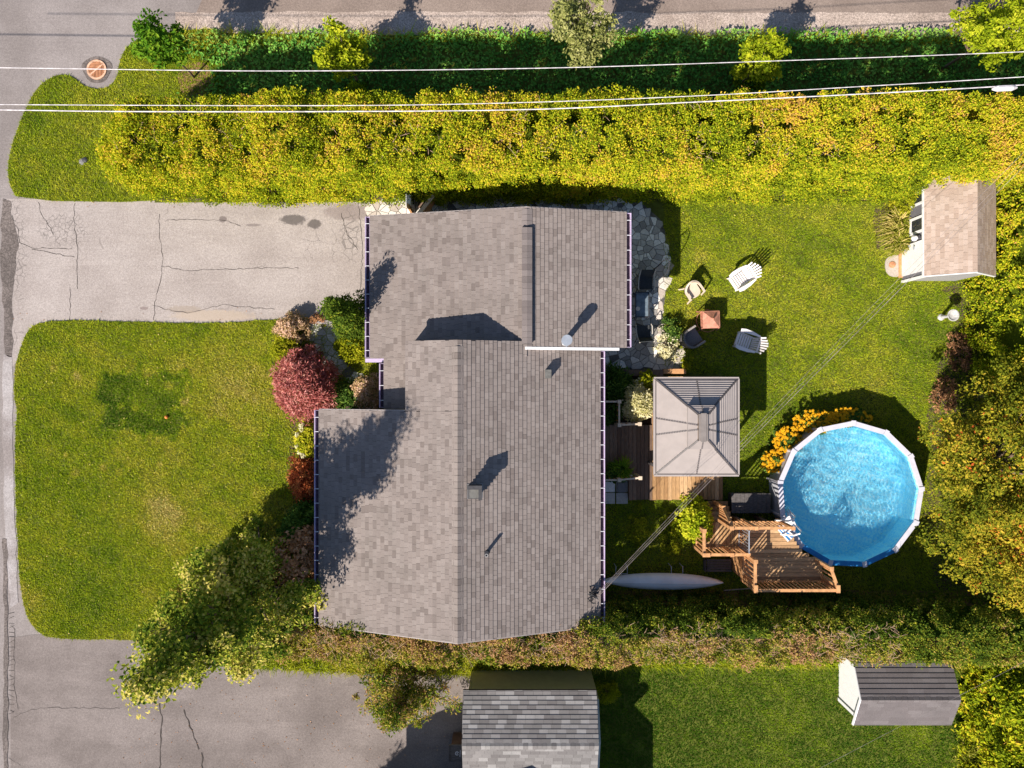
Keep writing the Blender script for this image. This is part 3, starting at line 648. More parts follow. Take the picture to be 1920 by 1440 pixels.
def tuft(mb_name, m, parent, c, n, rad, h, w, tmean, tvar=0.3, droop=0.5, dirbias=(0, 0)):
    """Arching blades fanning out of a point."""
    az = NP.uniform(0, 2*np.pi, n); l = rad*(0.5+0.5*NP.random(n)); hh = h*(0.6+0.4*NP.random(n))
    dr = np.stack([np.cos(az)+dirbias[0], np.sin(az)+dirbias[1]], 1)
    b = np.stack([c[0]+NP.normal(0, rad*.12, n), c[1]+NP.normal(0, rad*.12, n), np.full(n, c[2])], 1)
    sd = np.stack([-np.sin(az), np.cos(az), 0*az], 1)*w*0.5
    P0 = b; P1 = b+np.stack([dr[:, 0]*l*.4, dr[:, 1]*l*.4, hh*.8], 1); P2 = b+np.stack([dr[:, 0]*l*.75, dr[:, 1]*l*.75, hh*(1-.1*droop)], 1); P3 = b+np.stack([dr[:, 0]*l, dr[:, 1]*l, hh*(1-.6*droop)], 1)
    V = np.stack([P0-sd, P0+sd, P1-sd, P1+sd, P2-sd*.7, P2+sd*.7, P3-sd*.1, P3+sd*.1], 1).reshape(-1, 3)
    i = np.arange(n)[:, None]*8
    F = np.concatenate([i+np.array([[0, 1, 3, 2]]), i+np.array([[2, 3, 5, 4]]), i+np.array([[4, 5, 7, 6]])])
    t = np.clip(tmean+NP.normal(0, tvar, n), 0, 1)
    return mesh_np(mb_name, V, F, np.repeat(t, 8), m, parent)

# ------------------------------------------------------------------ the house
def mk_shingle(name, m):
    me = bpy.data.meshes.new(name)
    me.from_pydata([(0, 0, 0), (1, 0, 0), (1, 1, 0), (0, 1, 0), (0, 0, .004), (1, 0, .004), (1, 1, .023), (0, 1, .023)], [],
                   [(0, 3, 2, 1), (4, 5, 6, 7), (0, 1, 5, 4), (1, 2, 6, 5), (2, 3, 7, 6), (3, 0, 4, 7)])
    me.materials.append(m); return me
UV8 = np.array([(0, 0, 0), (1, 0, 0), (1, 1, 0), (0, 1, 0), (0, 0, .004), (1, 0, .004), (1, 1, .023), (0, 1, .023)], float)
UF6 = np.array([(0, 3, 2, 1), (4, 5, 6, 7), (0, 1, 5, 4), (1, 2, 6, 5), (2, 3, 7, 6), (3, 0, 4, 7)])
def shingles(roof, planes, expo, tab, m_obj, m_attr, gap=0.006, nobj=300, near=(0, 0), name='shingle', seed=3):
    """planes: (origin at ridge, along-ridge unit u, down-slope unit v, [(u0,u1,v0,v1), ...]) in world coordinates."""
    r = random.Random(seed); og = ORG[roof.name]; me = mk_shingle(name, m_obj); items = []
    for o, u, v, rects in planes:
        o, u, v = Vector(o), Vector(u), Vector(v); n = u.cross(v); n = n if n.z > 0 else -n
        for (u0, u1, v0, v1) in rects:
            k = 0; vv = v0
            while vv < v1-0.02:
                l = min(expo, v1-vv); uu = u0-r.uniform(0, tab[1])
                while uu < u1:
                    w = r.uniform(*tab); a = max(u0, uu); b = min(u1, uu+w); uu += w
                    if b-a < 0.03: continue
                    p = o+u*(a+gap/2)+v*vv+n*0.002
                    M = Matrix.Identity(4)
                    for i in range(3): M[i][0] = u[i]*(b-a-gap); M[i][1] = v[i]*l; M[i][2] = n[i]; M[i][3] = p[i]-og[i]
                    items.append(((p.x-near[0])**2+(p.y-near[1])**2, len(items), M))
                vv += expo
    items.sort(key=lambda q: q[:2])
    for _, _, M in items[:nobj]: inst(me, name, roof, M)
    rest = items[nobj:]
    if rest:
        Ms = np.array([np.array(q[2]) for q in rest]); h = np.concatenate([UV8, np.ones((8, 1))], 1)
        V = np.einsum('nij,kj->nki', Ms, h)[:, :, :3].reshape(-1, 3)+np.array(og)
        F = (np.arange(len(rest))[:, None, None]*8+UF6[None]).reshape(-1, 4)
        t = np.repeat(NP.random(len(rest)), 8)
        o = mesh_np(name+'_field', V, F, t, m_attr, roof); o['kind'] = 'stuff'
def slope(mb, xa, za, xb, zb, y0, y1, t=0.1): mb.xprism([(xa, za), (xb, zb), (xb, zb-t), (xa, za-t)], y0, y1)

SRx, SRz, SLx, SLz, SEx, SEz = -1.68, 4.73, -6.42, 3.05, 2.93, 3.10      # south roof: ridge, left eave, right eave
NRx, NRz, NLx, NLz, NEx, NEz = 0.477, 4.01, -4.79, 2.77, 3.77, 3.30      # north roof
YS, YM, YSN = -8.02, -0.85, 1.37                                            # south rake, left wing rake, north end of south roof
YN0, YN1 = 1.19, 5.65                                                       # north roof: south and north rakes
sl = (SRz-SLz)/(SRx-SLx); sr = (SRz-SEz)/(SEx-SRx); nl_ = (NRz-NLz)/(NRx-NLx); nr = (NRz-NEz)/(NEx-NRx)
XW = -3.38; ZW = SRz-sl*(SRx-XW); XPo = -4.29; ZPo = NRz-nl_*(NRx-XPo)
house = thing('house', 'large house with two brown-grey shingled gable roofs in the middle of the plot', 'house', (-1.5, -2.5, 0))
w = MB()
w.xprism([(-6.0, 0), (-6.0, SLz+.05), (SRx, SRz-.14), (2.55, SEz+.03), (2.55, 0)], YS+.35, YM-.08)
w.xprism([(XW+.05, 0), (XW+.05, ZW-.14), (SRx, SRz-.14), (2.55, SEz+.03), (2.55, 0)], YM-.08, YSN-.08)
w.xprism([(-4.4, 0), (-4.4, NLz-.04), (NRx, NRz-.14), (3.4, NEz-.04), (3.4, 0)], YN0+.1, YN1-.3)
w.build('wall', MAT['wall'], house)
rf = MB()
slope(rf, SRx, SRz, SLx, SLz, YS, YM); slope(rf, SRx, SRz-.001, XW, ZW-.001, YM, YSN)
slope(rf, SRx, SRz-.002, SEx, SEz-.002, YS, YSN)
slope(rf, NRx, NRz, NEx, NEz, YN0, YN1); slope(rf, NRx, NRz-.001, NLx, NLz-.001, YN0-.32, YN1)
slope(rf, XW+.1, NRz-nl_*(NRx-XW-.1)-.002, XPo, ZPo-.002, YM+.02, YN0-.3)
roof = rf.build('roof', MAT['underlay'], house)
def pl(xa, za, xb, zb, y0):
    v = Vector((xb-xa, 0, zb-za)); l = v.length; return (xa, y0, za), (0, 1, 0), tuple(v/l), l
o1, u1, v1, l1 = pl(SRx, SRz, SLx, SLz, 0); cl = math.hypot(1, sl); lw = (SRx-XW)*cl
o2, u2, v2, l2 = pl(SRx, SRz, SEx, SEz, 0)
o3, u3, v3, l3 = pl(NRx, NRz, NEx, NEz, 0)
o4, u4, v4, l4 = pl(NRx, NRz, NLx, NLz, 0); cn = math.hypot(1, nl_); lp0 = (NRx-XW)*cn; lp1 = (NRx-XPo)*cn
shingles(roof, [(o1, u1, v1, [(YS, YM, 0.0, l1), (YM, YSN, 0.0, lw)]), (o2, u2, v2, [(YS, YSN, 0.0, l2)]),
                (o3, u3, v3, [(YN0, YN1, 0.0, l3)]), (o4, u4, v4, [(YN0-.32, YN1, 0.0, l4), (YM+.02, YN0-.32, lp0-.05, lp1)])],
         0.142, (0.13, 0.27), MAT['shingle'], MAT['shingle_a'], near=(0.6, -0.9))
# ridge caps
cm = MB(); cm.xprism([(-.19, -.075), (0, .018), (.19, -.075), (.19, -.055), (0, .042), (-.19, -.055)], 0, .19)
me_cap = cm.build('ridge_cap', MAT['shingle'], roof, local=True); me_cap.location = Vector((SRx, YS, SRz))-ORG[roof.name]
for i in range(1, int((YSN-YS)/.2)):
    c = me_cap.copy(); col.objects.link(c); c.location = Vector((SRx, YS+i*.2, SRz+.004*(i % 2)))-ORG[roof.name]
# raised ridge vent of the north roof
yv0, yv1 = 1.28, 5.02
rv = MB(); rv.bb(NRx-.14, NRx+.14, yv0, yv1, NRz-.05, NRz+.085); rvent = rv.build('ridge_vent', MAT['blackvent'], house)
cm = MB(); cm.xprism([(-.165, .0), (0, .03), (.165, .0), (.165, .022), (0, .052), (-.165, .022)], 0, .19)
c0 = cm.build('vent_cap', MAT['cap'], rvent, local=True)
for i in range(int((yv1-yv0)/.195)):
    c = c0 if i == 0 else c0.copy()
    if i: col.objects.link(c)
    c.location = Vector((NRx, yv0+i*.195, NRz+.085+.003*(i % 2)))-ORG[rvent.name]
cm = MB()
for i, y in enumerate(np.arange(YN0, yv0-.02, .19)): cm.xprism([(-.17+NRx, NRz-.03), (NRx, NRz+.02), (NRx+.17, NRz-.03), (NRx+.17, NRz-.01), (NRx, NRz+.04), (NRx-.17, NRz-.01)], y, min(y+.18, yv0-.01))
for y in np.arange(yv1+.01, YN1-.1, .19): cm.xprism([(-.17+NRx, NRz-.03), (NRx, NRz+.02), (NRx+.17, NRz-.03), (NRx+.17, NRz-.01), (NRx, NRz+.04), (NRx-.17, NRz-.01)], y, min(y+.18, YN1))
o = cm.build('ridge_cap', MAT['cap'], roof)
# trim: white flashing where the north roof stops above the south roof, white rake boards, eave edges
tr = MB()
xa = 0.42; tr.xprism([(xa, NRz+.03), (NRx, NRz+.035), (NEx-.25, NEz+nr*.25+.035), (NEx-.25, NEz+nr*.25-.14), (NRx, NRz-.14), (xa, NRz-.14)], YN0-.09, YN0-.002)
tr.build('flashing', MAT['white'], house)
for xa_, za, xb, zb, y0, y1 in ((SRx, SRz, SLx, SLz, YM+.001, YM+.024), (SRx, SRz, SLx, SLz, YS-.024, YS-.001), (SRx, SRz, SEx, SEz, YS-.024, YS-.001), (NRx, NRz, NLx, NLz, YN1+.001, YN1+.02), (NRx, NRz, NEx, NEz, YN1+.001, YN1+.02)):
    if y0 == YM+.001: xa_, za = XW-.02, ZW
    tr = MB(); slope(tr, xa_, za+.006, xb, zb+.006, y0, y1, .18); tr.build('rake_board', MAT['rakeedge'], house)
def gutter(x, z, y0, y1, s):
    g = MB()
    g.bb(x+s*.002, x+s*.012, y0, y1, z-.13, z-.02); g.bb(x+s*.125, x+s*.140, y0, y1, z-.13, z+.004); g.bb(x+s*.138, x+s*.156, y0, y1, z-.012, z+.012)
    for yy in (y0, y1-.01): g.bb(x+s*.012, x+s*.125, yy, yy+.01, z-.128, z-.01)
    go = g.build('gutter', MAT['gutter'], house)
    b = MB(); b.bb(x+s*.013, x+s*.124, y0+.011, y1-.011, z-.128, z-.118); b.build('gutter_bed', MAT['gutterdark'], go)
    h = MB(); h.bb(0, s*.14, -.009, .009, 0, .01); h0 = h.build('hanger', MAT['whitemetal'], go, local=True)
    n = max(1, int((y1-y0)/.47))
    for i in range(n):
        c = h0 if i == 0 else h0.copy()
        if i: col.objects.link(c)
        c.location = Vector((x+s*.01, y0+(i+.5)*(y1-y0)/n, z+.013))-ORG[go.name]
gutter(SLx, SLz, YS+.02, YM-.02, -1); gutter(SEx, SEz, YS+.02, YN0-.1, 1); gutter(NEx, NEz, YN0+.02, YN1-.02, 1); gutter(NLx, NLz, YN0-.3, YN1-.02, -1); gutter(XPo, ZPo, YM+.06, YN0-.5, -1)
g = MB(); g.bb(NLx-.15, XPo-.02, YN0-.46, YN0-.33, NLz-.12, NLz+.0); g.build('gutter', MAT['gutter'], house)
g = MB(); g.box((XPo+.05, YM+.15, ZPo/2-.05), (.1, .1, ZPo-.1)); g.build('porch_post', MAT['white'], house)
# chimney pipe with its round cap
cx, cy = X(1064, 4.95), Y(637, 4.95); cz = NRz-nr*(cx-NRx)
c = MB(); c.lathe((cx, cy, cz-.1), [(.09, 0), (.09, 1.0)], 16); ch = c.build('chimney', MAT['galv'], house, smooth=False)
c = MB(); c.lathe((cx, cy, cz-.1), [(.10, .82), (.165, .84), (.165, 1.12), (.17, 1.14), (.165, 1.16)], 20); c.build('chimney_cap', MAT['galv'], ch)
c = MB(); c.lathe((cx, cy, cz-.05), [(.2, 0), (.16, .06), (.1, .08)], 16); c.build('chimney_collar', MAT['galv'], ch)
def zs(x): return SRz-sr*(x-SRx)
# low box vent, square louvred vent and plumbing pipe on the south roof
bx, by = X(1028, 4.1), Y(701, 4.1); bz = zs(bx)
b = MB(); b.bb(bx-.09, bx+.10, by-.14, by+.13, bz-.05, bz+.3); v = b.build('roof_vent', MAT['blackvent'], house)
b = MB(); b.bb(bx-.10, bx+.10, by-.145, by+.135, bz+.302, bz+.33); b.build('vent_lid', MAT['oldvent'], v)
bx, by = X(891, 4.85), Y(921, 4.85); bz = zs(bx)
b = MB(); b.bb(bx-.15, bx+.15, by-.15, by+.15, bz-.12, bz+.62); v = b.build('roof_vent', MAT['blackvent'], house); v['label'] = 'tall square vent with dark louvres'
for i in range(6):
    b = MB(); z0 = bz+.12+i*.085; r0 = .2
    b.add([(bx-r0, by-r0, z0), (bx+r0, by-r0, z0), (bx+r0, by+r0, z0), (bx-r0, by+r0, z0), (bx-.15, by-.15, z0+.06), (bx+.15, by-.15, z0+.06), (bx+.15, by+.15, z0+.06), (bx-.15, by+.15, z0+.06)],
          [(0, 1, 5, 4), (1, 2, 6, 5), (2, 3, 7, 6), (3, 0, 4, 7), (0, 3, 2, 1), (4, 5, 6, 7)]); b.build('louvre', MAT['blackvent'], v)
b = MB(); b.bb(bx-.215, bx+.225, by+.11, by+.225, bz+.63, bz+.73); b.bb(bx+.12, bx+.225, by-.215, by+.109, bz+.63, bz+.73); b.build('vent_rim', MAT['blackvent'], v)
b = MB(); b.bb(bx-.16, bx+.118, by-.16, by+.108, bz+.631, bz+.66); b.build('vent_lid', MAT['oldvent'], v)
b = MB(); fz = lambda x: zs(x)+.03; b.add([(bx-.26, by-.27, fz(bx-.26)), (bx+.22, by-.27, fz(bx+.22)), (bx+.22, by+.2, fz(bx+.22)), (bx-.26, by+.2, fz(bx-.26)), *[(q, w, zs(q)) for q, w in ((bx-.26, by-.27), (bx+.22, by-.27), (bx+.22, by+.2), (bx-.26, by+.2))]], [(0, 1, 2, 3), (0, 4, 5, 1), (1, 5, 6, 2), (2, 6, 7, 3), (3, 7, 4, 0)]); b.build('vent_flashing', MAT['greyvent'], v)
bx, by = X(913, 4.4), Y(1035, 4.4); bz = zs(bx)
b = MB(); b.lathe((bx, by, bz-.05), [(.055, 0), (.055, .5), (.03, .5), (.03, .42)], 14); v = b.build('vent_pipe', MAT['greyvent'], house)
b = MB(); b.lathe((bx, by, bz-.03), [(.1, 0), (.06, .09)], 14); b.build('pipe_collar', MAT['blackvent'], v)
# service entrance: conduit, insulators and tangle of cable at the south-east corner of the roof
mast = MB(); mx_, my_ = X(1112, 3.6), Y(1118, 3.6)
for i in range(16):
    p = Vector((mx_+rnd.uniform(-.16, .12), my_+rnd.uniform(-.22, .25), 3.2+rnd.uniform(0, .25))); q = Vector((mx_+.1+rnd.uniform(-.1, .16), my_+rnd.uniform(-.25, .2), 3.25+rnd.uniform(0, .35)))
    mast.path([p, (p+q)/2+Vector((rnd.uniform(-.14, .1), rnd.uniform(-.1, .1), rnd.uniform(0, .15))), q], .016, 5)
mast.tube((mx_+.1, my_, 2.6), (mx_+.1, my_, 3.75), .035)
m_o = mast.build('service_cables', MAT['blackwire'], house)

# ------------------------------------------------------------------ overhead wires
def wire(name, label, pts, r, m, group=None, n=24):
    pts = [Vector(p) for p in pts]; out = []
    for i in range(len(pts)-1):
        for k in range(n): out.append(pts[i].lerp(pts[i+1], k/n))
    out.append(pts[-1]); mb = MB(); mb.path(out, r, 6)
    return tag(mb.build(name, m, origin=tuple(pts[0])), label, 'wire', group)
def curve(pts, h, n=8):
    q = [P(a, b, hh) for (a, b), hh in zip(pts, h)]; out = []
    for i in range(len(q)-1):
        p0, p1, p2, p3 = q[max(0, i-1)], q[i], q[i+1], q[min(len(q)-1, i+2)]
        for k in range(n):
            t = k/n; out.append(0.5*((2*p1)+(-p0+p2)*t+(2*p0-5*p1+4*p2-p3)*t*t+(-p0+3*p1-3*p2+p3)*t**3))
    return out+[q[-1]]
wire('power_line', 'uppermost pale wire crossing over the drain grate and ditch saplings', curve([(-500, 123), (0, 127), (500, 133), (1000, 128), (1400, 116), (1920, 97), (2500, 70)], [6.6]*7), .0115, MAT['wire'], n=2)
wire('power_line', 'second pale wire running along the far edge of the tall hedge', curve([(-500, 192), (0, 196), (600, 198), (950, 193), (1300, 180), (1600, 163), (1920, 144), (2500, 105)], [6.5]*8), .0115, MAT['wire'], n=2)
wire('power_line', 'lowest thick cable half sunk in the top of the tall hedge', curve([(-500, 200), (0, 206), (235, 209), (640, 209), (1000, 205), (1310, 191), (1600, 177), (1920, 159), (2500, 120)], [5.25]*9), .017, MAT['wire'], n=2)
sp = MB(); q = P(1882, 166, 5.25); sp.path([q+Vector((-.35, -.02, 0)), q+Vector((-.2, 0, 0)), q+Vector((.25, .02, 0)), q+Vector((.4, .03, 0))], [.03, .09, .09, .03], 8)
tag(sp.build('cable_splice', MAT['wire'], origin=tuple(q)), 'fat pale cable splice hanging over the right end of the tall hedge', 'cable splice')
A0 = P(1122, 1118, 3.7)
for i, (e, h, dx, lb, mm, rr_) in enumerate((((1990, 243), 6.6, 0, 'thickest pale service wire running from house corner over gazebo to shed', 'servicewire', .006), ((1985, 236), 6.8, .04, 'thin pale service wire beside the thick one over the gazebo', 'servicewire', .0038), ((1978, 226), 7.0, .08, 'dark thin service wire furthest from the canoe over the gazebo', 'servicewire', .0038))):
    a = A0+Vector((dx*.2, dx*2.5, .06*i)); b = P(*e, h); pts = [a.lerp(b, t)+Vector((0, 0, -0.25*4*t*(1-t))) for t in [k/16 for k in range(17)]]
    wire('service_wire', lb, pts, rr_, MAT[mm], n=1)
pts = [P(1480, 1470, 5.0).lerp(P(1990, 1205, 5.4), k/8) for k in range(9)]
wire('neighbour_wire', 'faint thin wire passing over the charcoal shed roof', pts, .0035, MAT['servicewire'], n=1)

# ------------------------------------------------------------------ sheds and the neighbour's building
def clap(mb, x, y0, y1, z0, z1, step, s):
    k = z0
    while k < z1-.01:
        e = min(k+step, z1); mb.xprism([(x, k), (x+s*.022, k), (x+s*.006, e), (x, e)], y0, y1); k = e
sh = thing('garden_shed', 'grey shed with tan shingled roof and white door beside ornamental grass', 'shed', (15.5, 5.4, 0))
sx0, sx1, sy0, sy1 = 14.62, 16.6, 3.85, 7.0
wmb = MB(); wmb.xprism([(sx0, 0), (sx0, 2.12), (15.55, 2.8), (sx1, 2.05), (sx1, 0)], sy0+.01, sy1)
wmb.build('wall', MAT['shedgable'], sh)
cb = MB(); clap(cb, sx0-.001, sy0+.02, sy1, .05, 2.1, .1, -1); cb.build('clapboard', MAT['shedwall'], sh)
rfm = MB(); slope(rfm, 15.55, 2.95, 14.3, 2.02, sy0-.1, sy1+.1, .07); slope(rfm, 15.55, 2.949, 16.75, 2.05, sy0-.1, sy1+.1, .07)
sroof = rfm.build('roof', MAT['underlay'], sh)
oa, ua, va, la = pl(15.55, 2.95, 14.3, 2.02, 0); ob, ub, vb_, lb_ = pl(15.55, 2.95, 16.75, 2.05, 0)
shingles(sroof, [(oa, ua, va, [(sy0-.1, sy1+.1, 0, la)]), (ob, ub, vb_, [(sy0-.1, sy1+.1, 0, lb_)])], .135, (.15, .26), MAT['sshingle'], MAT['sshingle_a'], near=(14.5, 5), seed=5)
rk = MB(); slope(rk, 15.55, 2.965, 14.28, 2.02, sy0-.13, sy0-.105, .12); slope(rk, 15.55, 2.964, 16.77, 2.05, sy0-.13, sy0-.105, .12); rk.bb(14.27, 14.30, sy0-.1, sy1+.1, 1.93, 2.03)
rk.build('white_trim', MAT['white'], sh)
cp = MB(); cp.bb(sx0-.05, sx0+.06, sy0-.06, sy0+.02, 0, 2.05); cp.build('corner_board', MAT['white'], sh)
for i, (ya, yb) in enumerate(((5.42, 6.02), (6.42, 6.95))):
    fr = MB()
    for (a, b, c, d) in ((ya, yb, .62, .72), (ya, yb, 1.52, 1.62), (ya, ya+.09, .721, 1.519), (yb-.09, yb, .721, 1.519)): fr.bb(sx0-.06, sx0-.018, a, b, c, d)
    wf = fr.build('window', MAT['white'], sh)
    g = MB(); g.bb(sx0-.04, sx0-.024, ya+.091, yb-.091, .722, 1.518); g.build('pane', MAT['winglass'], wf)
d = MB(); d.bb(sx0-.07, sx0-.016, 4.02, 5.12, .12, 1.98); dr = d.build('door', MAT['white'], sh)
d = MB(); d.bb(sx0-.14, sx0-.1, 4.85, 4.97, 1.0, 1.04); d.build('handle', MAT['galv'], dr)
d = MB(); d.bb(sx0-.16, sx0-.02, 3.98, 5.16, .03, .115); d.build('threshold', MAT['rail'], sh)
d = MB(); d.lathe((sx0-.16, 5.24, 1.12), [(.02, .2), (.06, .16), (.10, .05), (.11, 0), (.02, -.01)], 12); lp = d.build('wall_lamp', MAT['white'], sh)
d = MB(); d.beam((sx0, 5.24, 1.36), (sx0-.16, 5.24, 1.33), .05, .05); d.build('lamp_arm', MAT['blackvent'], lp)
pad = MB(); pad.prism(smooth_poly(px([(1660, 482), (1690, 476), (1690, 520), (1664, 519), (1657, 500)]), 2), .0, .07)
tag(pad.build('concrete_pad', MAT['pale_and_sunlit_stone'], origin=(14.3, 4.4, 0)), 'pale rounded concrete step in front of the shed door', 'step')
st = MB(); st.lathe((X(1671), Y(497), .072), [(.13, 0), (.12, .03), (.05, .045)], 9); tag(st.build('flat_stone', MAT['rust'], origin=(X(1671), Y(497), .07)), 'small brown stone lying on the pale shed step', 'stone')

s2 = thing('storage_shed', 'charcoal roofed shed with white gable end beside the neighbour lawn', 'shed', (13.6, -10.7, 0))
wmb = MB(); wmb.yprism([(-10.05, 0), (-10.05, 1.60), (-10.9, 2.05), (-11.84, 1.58), (-11.84, 0)], 12.24, 15.3); wmb.build('wall', MAT['white'], s2)
cb = MB(); cb.bb(12.20, 12.236, -11.86, -11.74, 0, 1.6); cb.build('corner_board', MAT['white'], s2)
rfm = MB(); rfm.yprism([(-10.9, 2.15), (-9.76, 1.6), (-9.76, 1.53), (-10.9, 2.08)], 12.05, 15.5); rfm.yprism([(-10.9, 2.149), (-12.02, 1.6), (-12.02, 1.53), (-10.9, 2.079)], 12.05, 15.5)
r2 = rfm.build('roof', MAT['underlay'], s2)
va_ = Vector((0, 1.14, -.55)); vb2 = Vector((0, -1.12, -.55))
shingles(r2, [((0, -10.9, 2.15), (1, 0, 0), tuple(va_.normalized()), [(12.05, 15.5, 0, va_.length)]), ((0, -10.9, 2.15), (1, 0, 0), tuple(vb2.normalized()), [(12.05, 15.5, 0, vb2.length)])], .17, (.45, .6), MAT['s2shingle'], MAT['cap'], gap=.002, seed=8)
cm = MB(); cm.yprism([(-.14, -.08), (0, .02), (.14, -.08), (.14, -.06), (0, .04), (-.14, -.06)], 0, .19); c0 = cm.build('ridge_cap', MAT['s2shingle'], r2, local=True)
for i in range(17):
    c = c0 if i == 0 else c0.copy()
    if i: col.objects.link(c)
    c.location = Vector((12.06+i*.2, -10.9, 2.15+.004*(i % 2)))-ORG[r2.name]
rk = MB(); rk.yprism([(-10.9, 2.17), (-9.95, 1.71), (-9.95, 1.6), (-10.9, 2.06)], 12.02, 12.048); rk.yprism([(-10.9, 2.169), (-12.04, 1.61), (-12.04, 1.5), (-10.9, 2.059)], 12.02, 12.048); rk.build('rake_board', MAT['white'], s2)

nb = thing('neighbour_house', 'neighbour building with grey tab shingles and olive side wall behind the hedge', 'house', (0.6, -12, 0))
wmb = MB(); wmb.yprism([(-10.7, 0), (-10.7, 2.55), (-11.9, 3.05), (-13.4, 2.5), (-13.4, 0)], -1.52, 2.95)
wmb.build('wall', MAT['olive'], nb)
wmb = MB(); wmb.xprism([(-5.5, 0), (-5.5, 2.8), (-1.3, 5.4), (2.9, 2.8), (2.9, 0)], -24, -15.45); wmb.build('main_wing', MAT['olive'], nb)
rfm = MB(); slope(rfm, -1.3, 5.6, -5.9, 2.75, -24.3, -15.2); slope(rfm, -1.3, 5.599, 3.3, 2.75, -24.3, -15.2); rfm.build('main_roof', MAT['nshingle_a'], nb)
rfm = MB(); rfm.yprism([(-11.9, 3.2), (-10.38, 2.6), (-10.38, 2.5), (-11.9, 3.1)], -1.66, 2.87); rfm.yprism([(-11.9, 3.199), (-14.6, 2.2), (-14.6, 2.1), (-11.9, 3.099)], -1.66, 2.87)
r3 = rfm.build('roof', MAT['underlay'], nb)
va_ = Vector((0, 1.52, -.6)); vb2 = Vector((0, -2.7, -1.0))
shingles(r3, [((0, -11.9, 3.2), (1, 0, 0), tuple(va_.normalized()), [(-1.66, 2.87, 0, va_.length)]), ((0, -11.9, 3.2), (1, 0, 0), tuple(vb2.normalized()), [(-1.66, 2.87, 0, vb2.length)])], .146, (.29, .33), MAT['nshingle'], MAT['nshingle_a'], near=(.6, -9), seed=12)
cm = MB(); cm.yprism([(-.15, -.055), (0, .02), (.15, -.06), (.15, -.04), (0, .04), (-.15, -.035)], 0, .15); c0 = cm.build('ridge_cap', MAT['nshingle'], r3, local=True)
for i in range(29):
    c = c0 if i == 0 else c0.copy()
    if i: col.objects.link(c)
    c.location = Vector((-1.65+i*.156, -11.95, 3.2+.004*(i % 2)))-ORG[r3.name]
# chimney of the neighbour's main wing (its shadow reaches the roof)
c = MB(); c.lathe((1.0, -16.2, 3.9), [(.16, 0), (.16, 1.25), (.22, 1.27), (.22, 1.5), (.1, 1.55)], 14); c.build('chimney', MAT['galv'], nb)
bn = thing('recycling_bin', 'brown lidded bin with small white emblem beside the neighbour roof', 'bin', (X(857), Y(1410), 0))
x0, x1, y0, y1 = X(843, 1.05), X(866, 1.05)+.06, Y(1428, 1.05), Y(1397, 1.05)
b = MB(); b.bb(x0+.05, x1-.03, y0+.04, y1-.04, 0, .98); b.build('body', MAT['binbrown'], bn)
b = MB(); b.bb(x0, x1, y0, y1, .985, 1.05); b.bb(x0-.03, x0-.001, y0+.01, y1-.01, .99, 1.08); lid = b.build('lid', MAT['greywood'], bn)
b = MB(); ex, ey = x0+.27, (y0+y1)/2
for i in range(10):
    a0, a1 = R(20+i*30), R(50+i*30); b.beam((ex+.06*math.cos(a0), ey+.06*math.sin(a0), 1.056), (ex+.06*math.cos(a1), ey+.06*math.sin(a1), 1.056), .022, .008)
b.beam((ex+.10, ey-.12, 1.056), (ex+.12, ey+.11, 1.056), .02, .008); b.beam((ex-.01, ey, 1.056), (ex+.02, ey+.01, 1.056), .03, .008); b.build('emblem', MAT['whitemetal'], lid)

# ------------------------------------------------------------------ flagstone patio, paths and pavers
def clip(poly, px_, py_, nx, ny):
    out = []; n = len(poly)
    for i in range(n):
        a, b = poly[i], poly[(i+1) % n]; da = (a[0]-px_)*nx+(a[1]-py_)*ny; db = (b[0]-px_)*nx+(b[1]-py_)*ny
        if da <= 0: out.append(a)
        if (da < 0) != (db < 0) and da != db: t = da/(da-db); out.append((a[0]+(b[0]-a[0])*t, a[1]+(b[1]-a[1])*t))
    return out
def flagstones(base, poly, step, keep, matfun, seed, z=0.03, gap=0.018):
    r = random.Random(seed); xs = [p[0] for p in poly]; ys = [p[1] for p in poly]; seeds = []
    y = min(ys)-3*step
    while y < max(ys)+3*step:
        x = min(xs)-3*step
        while x < max(xs)+3*step:
            for _ in range(3 if r.random() < .22 else 1):
                if r.random() > .22: seeds.append((x+r.uniform(-.48, .48)*step, y+r.uniform(-.48, .48)*step))
            x += step
        y += step
    A_ = np.array(seeds); inside = inpoly(A_[:, 0], A_[:, 1], poly)
    for i, s in enumerate(seeds):
        if not inside[i] or not keep(*s): continue
        d = (A_[:, 0]-s[0])**2+(A_[:, 1]-s[1])**2; c = [(s[0]-.6, s[1]-.6), (s[0]+.6, s[1]-.6), (s[0]+.6, s[1]+.6), (s[0]-.6, s[1]+.6)]
        for j in np.argsort(d)[1:18]:
            q = seeds[j]; dx, dy = q[0]-s[0], q[1]-s[1]; l = math.hypot(dx, dy)
            if l < 1e-4: continue
            c = clip(c, s[0]+dx/2-dx/l*gap/2, s[1]+dy/2-dy/l*gap/2, dx/l, dy/l)
            if len(c) < 3: break
        if len(c) < 3: continue
        zt = z+r.uniform(-.006, .012); mb = MB(); n = len(c); cx_ = sum(p[0] for p in c)/n; cy_ = sum(p[1] for p in c)/n
        vs = [(p[0], p[1], z-.025) for p in c]+[(p[0], p[1], zt-.006) for p in c]+[(p[0]+(cx_-p[0])*.06, p[1]+(cy_-p[1])*.06, zt) for p in c]
        fs = [(k, (k+1) % n, n+(k+1) % n, n+k) for k in range(n)]+[(n+k, n+(k+1) % n, 2*n+(k+1) % n, 2*n+k) for k in range(n)]+[tuple(range(2*n, 3*n))]
        mb.add(vs, fs); mb.build('stone', matfun(*s), base)
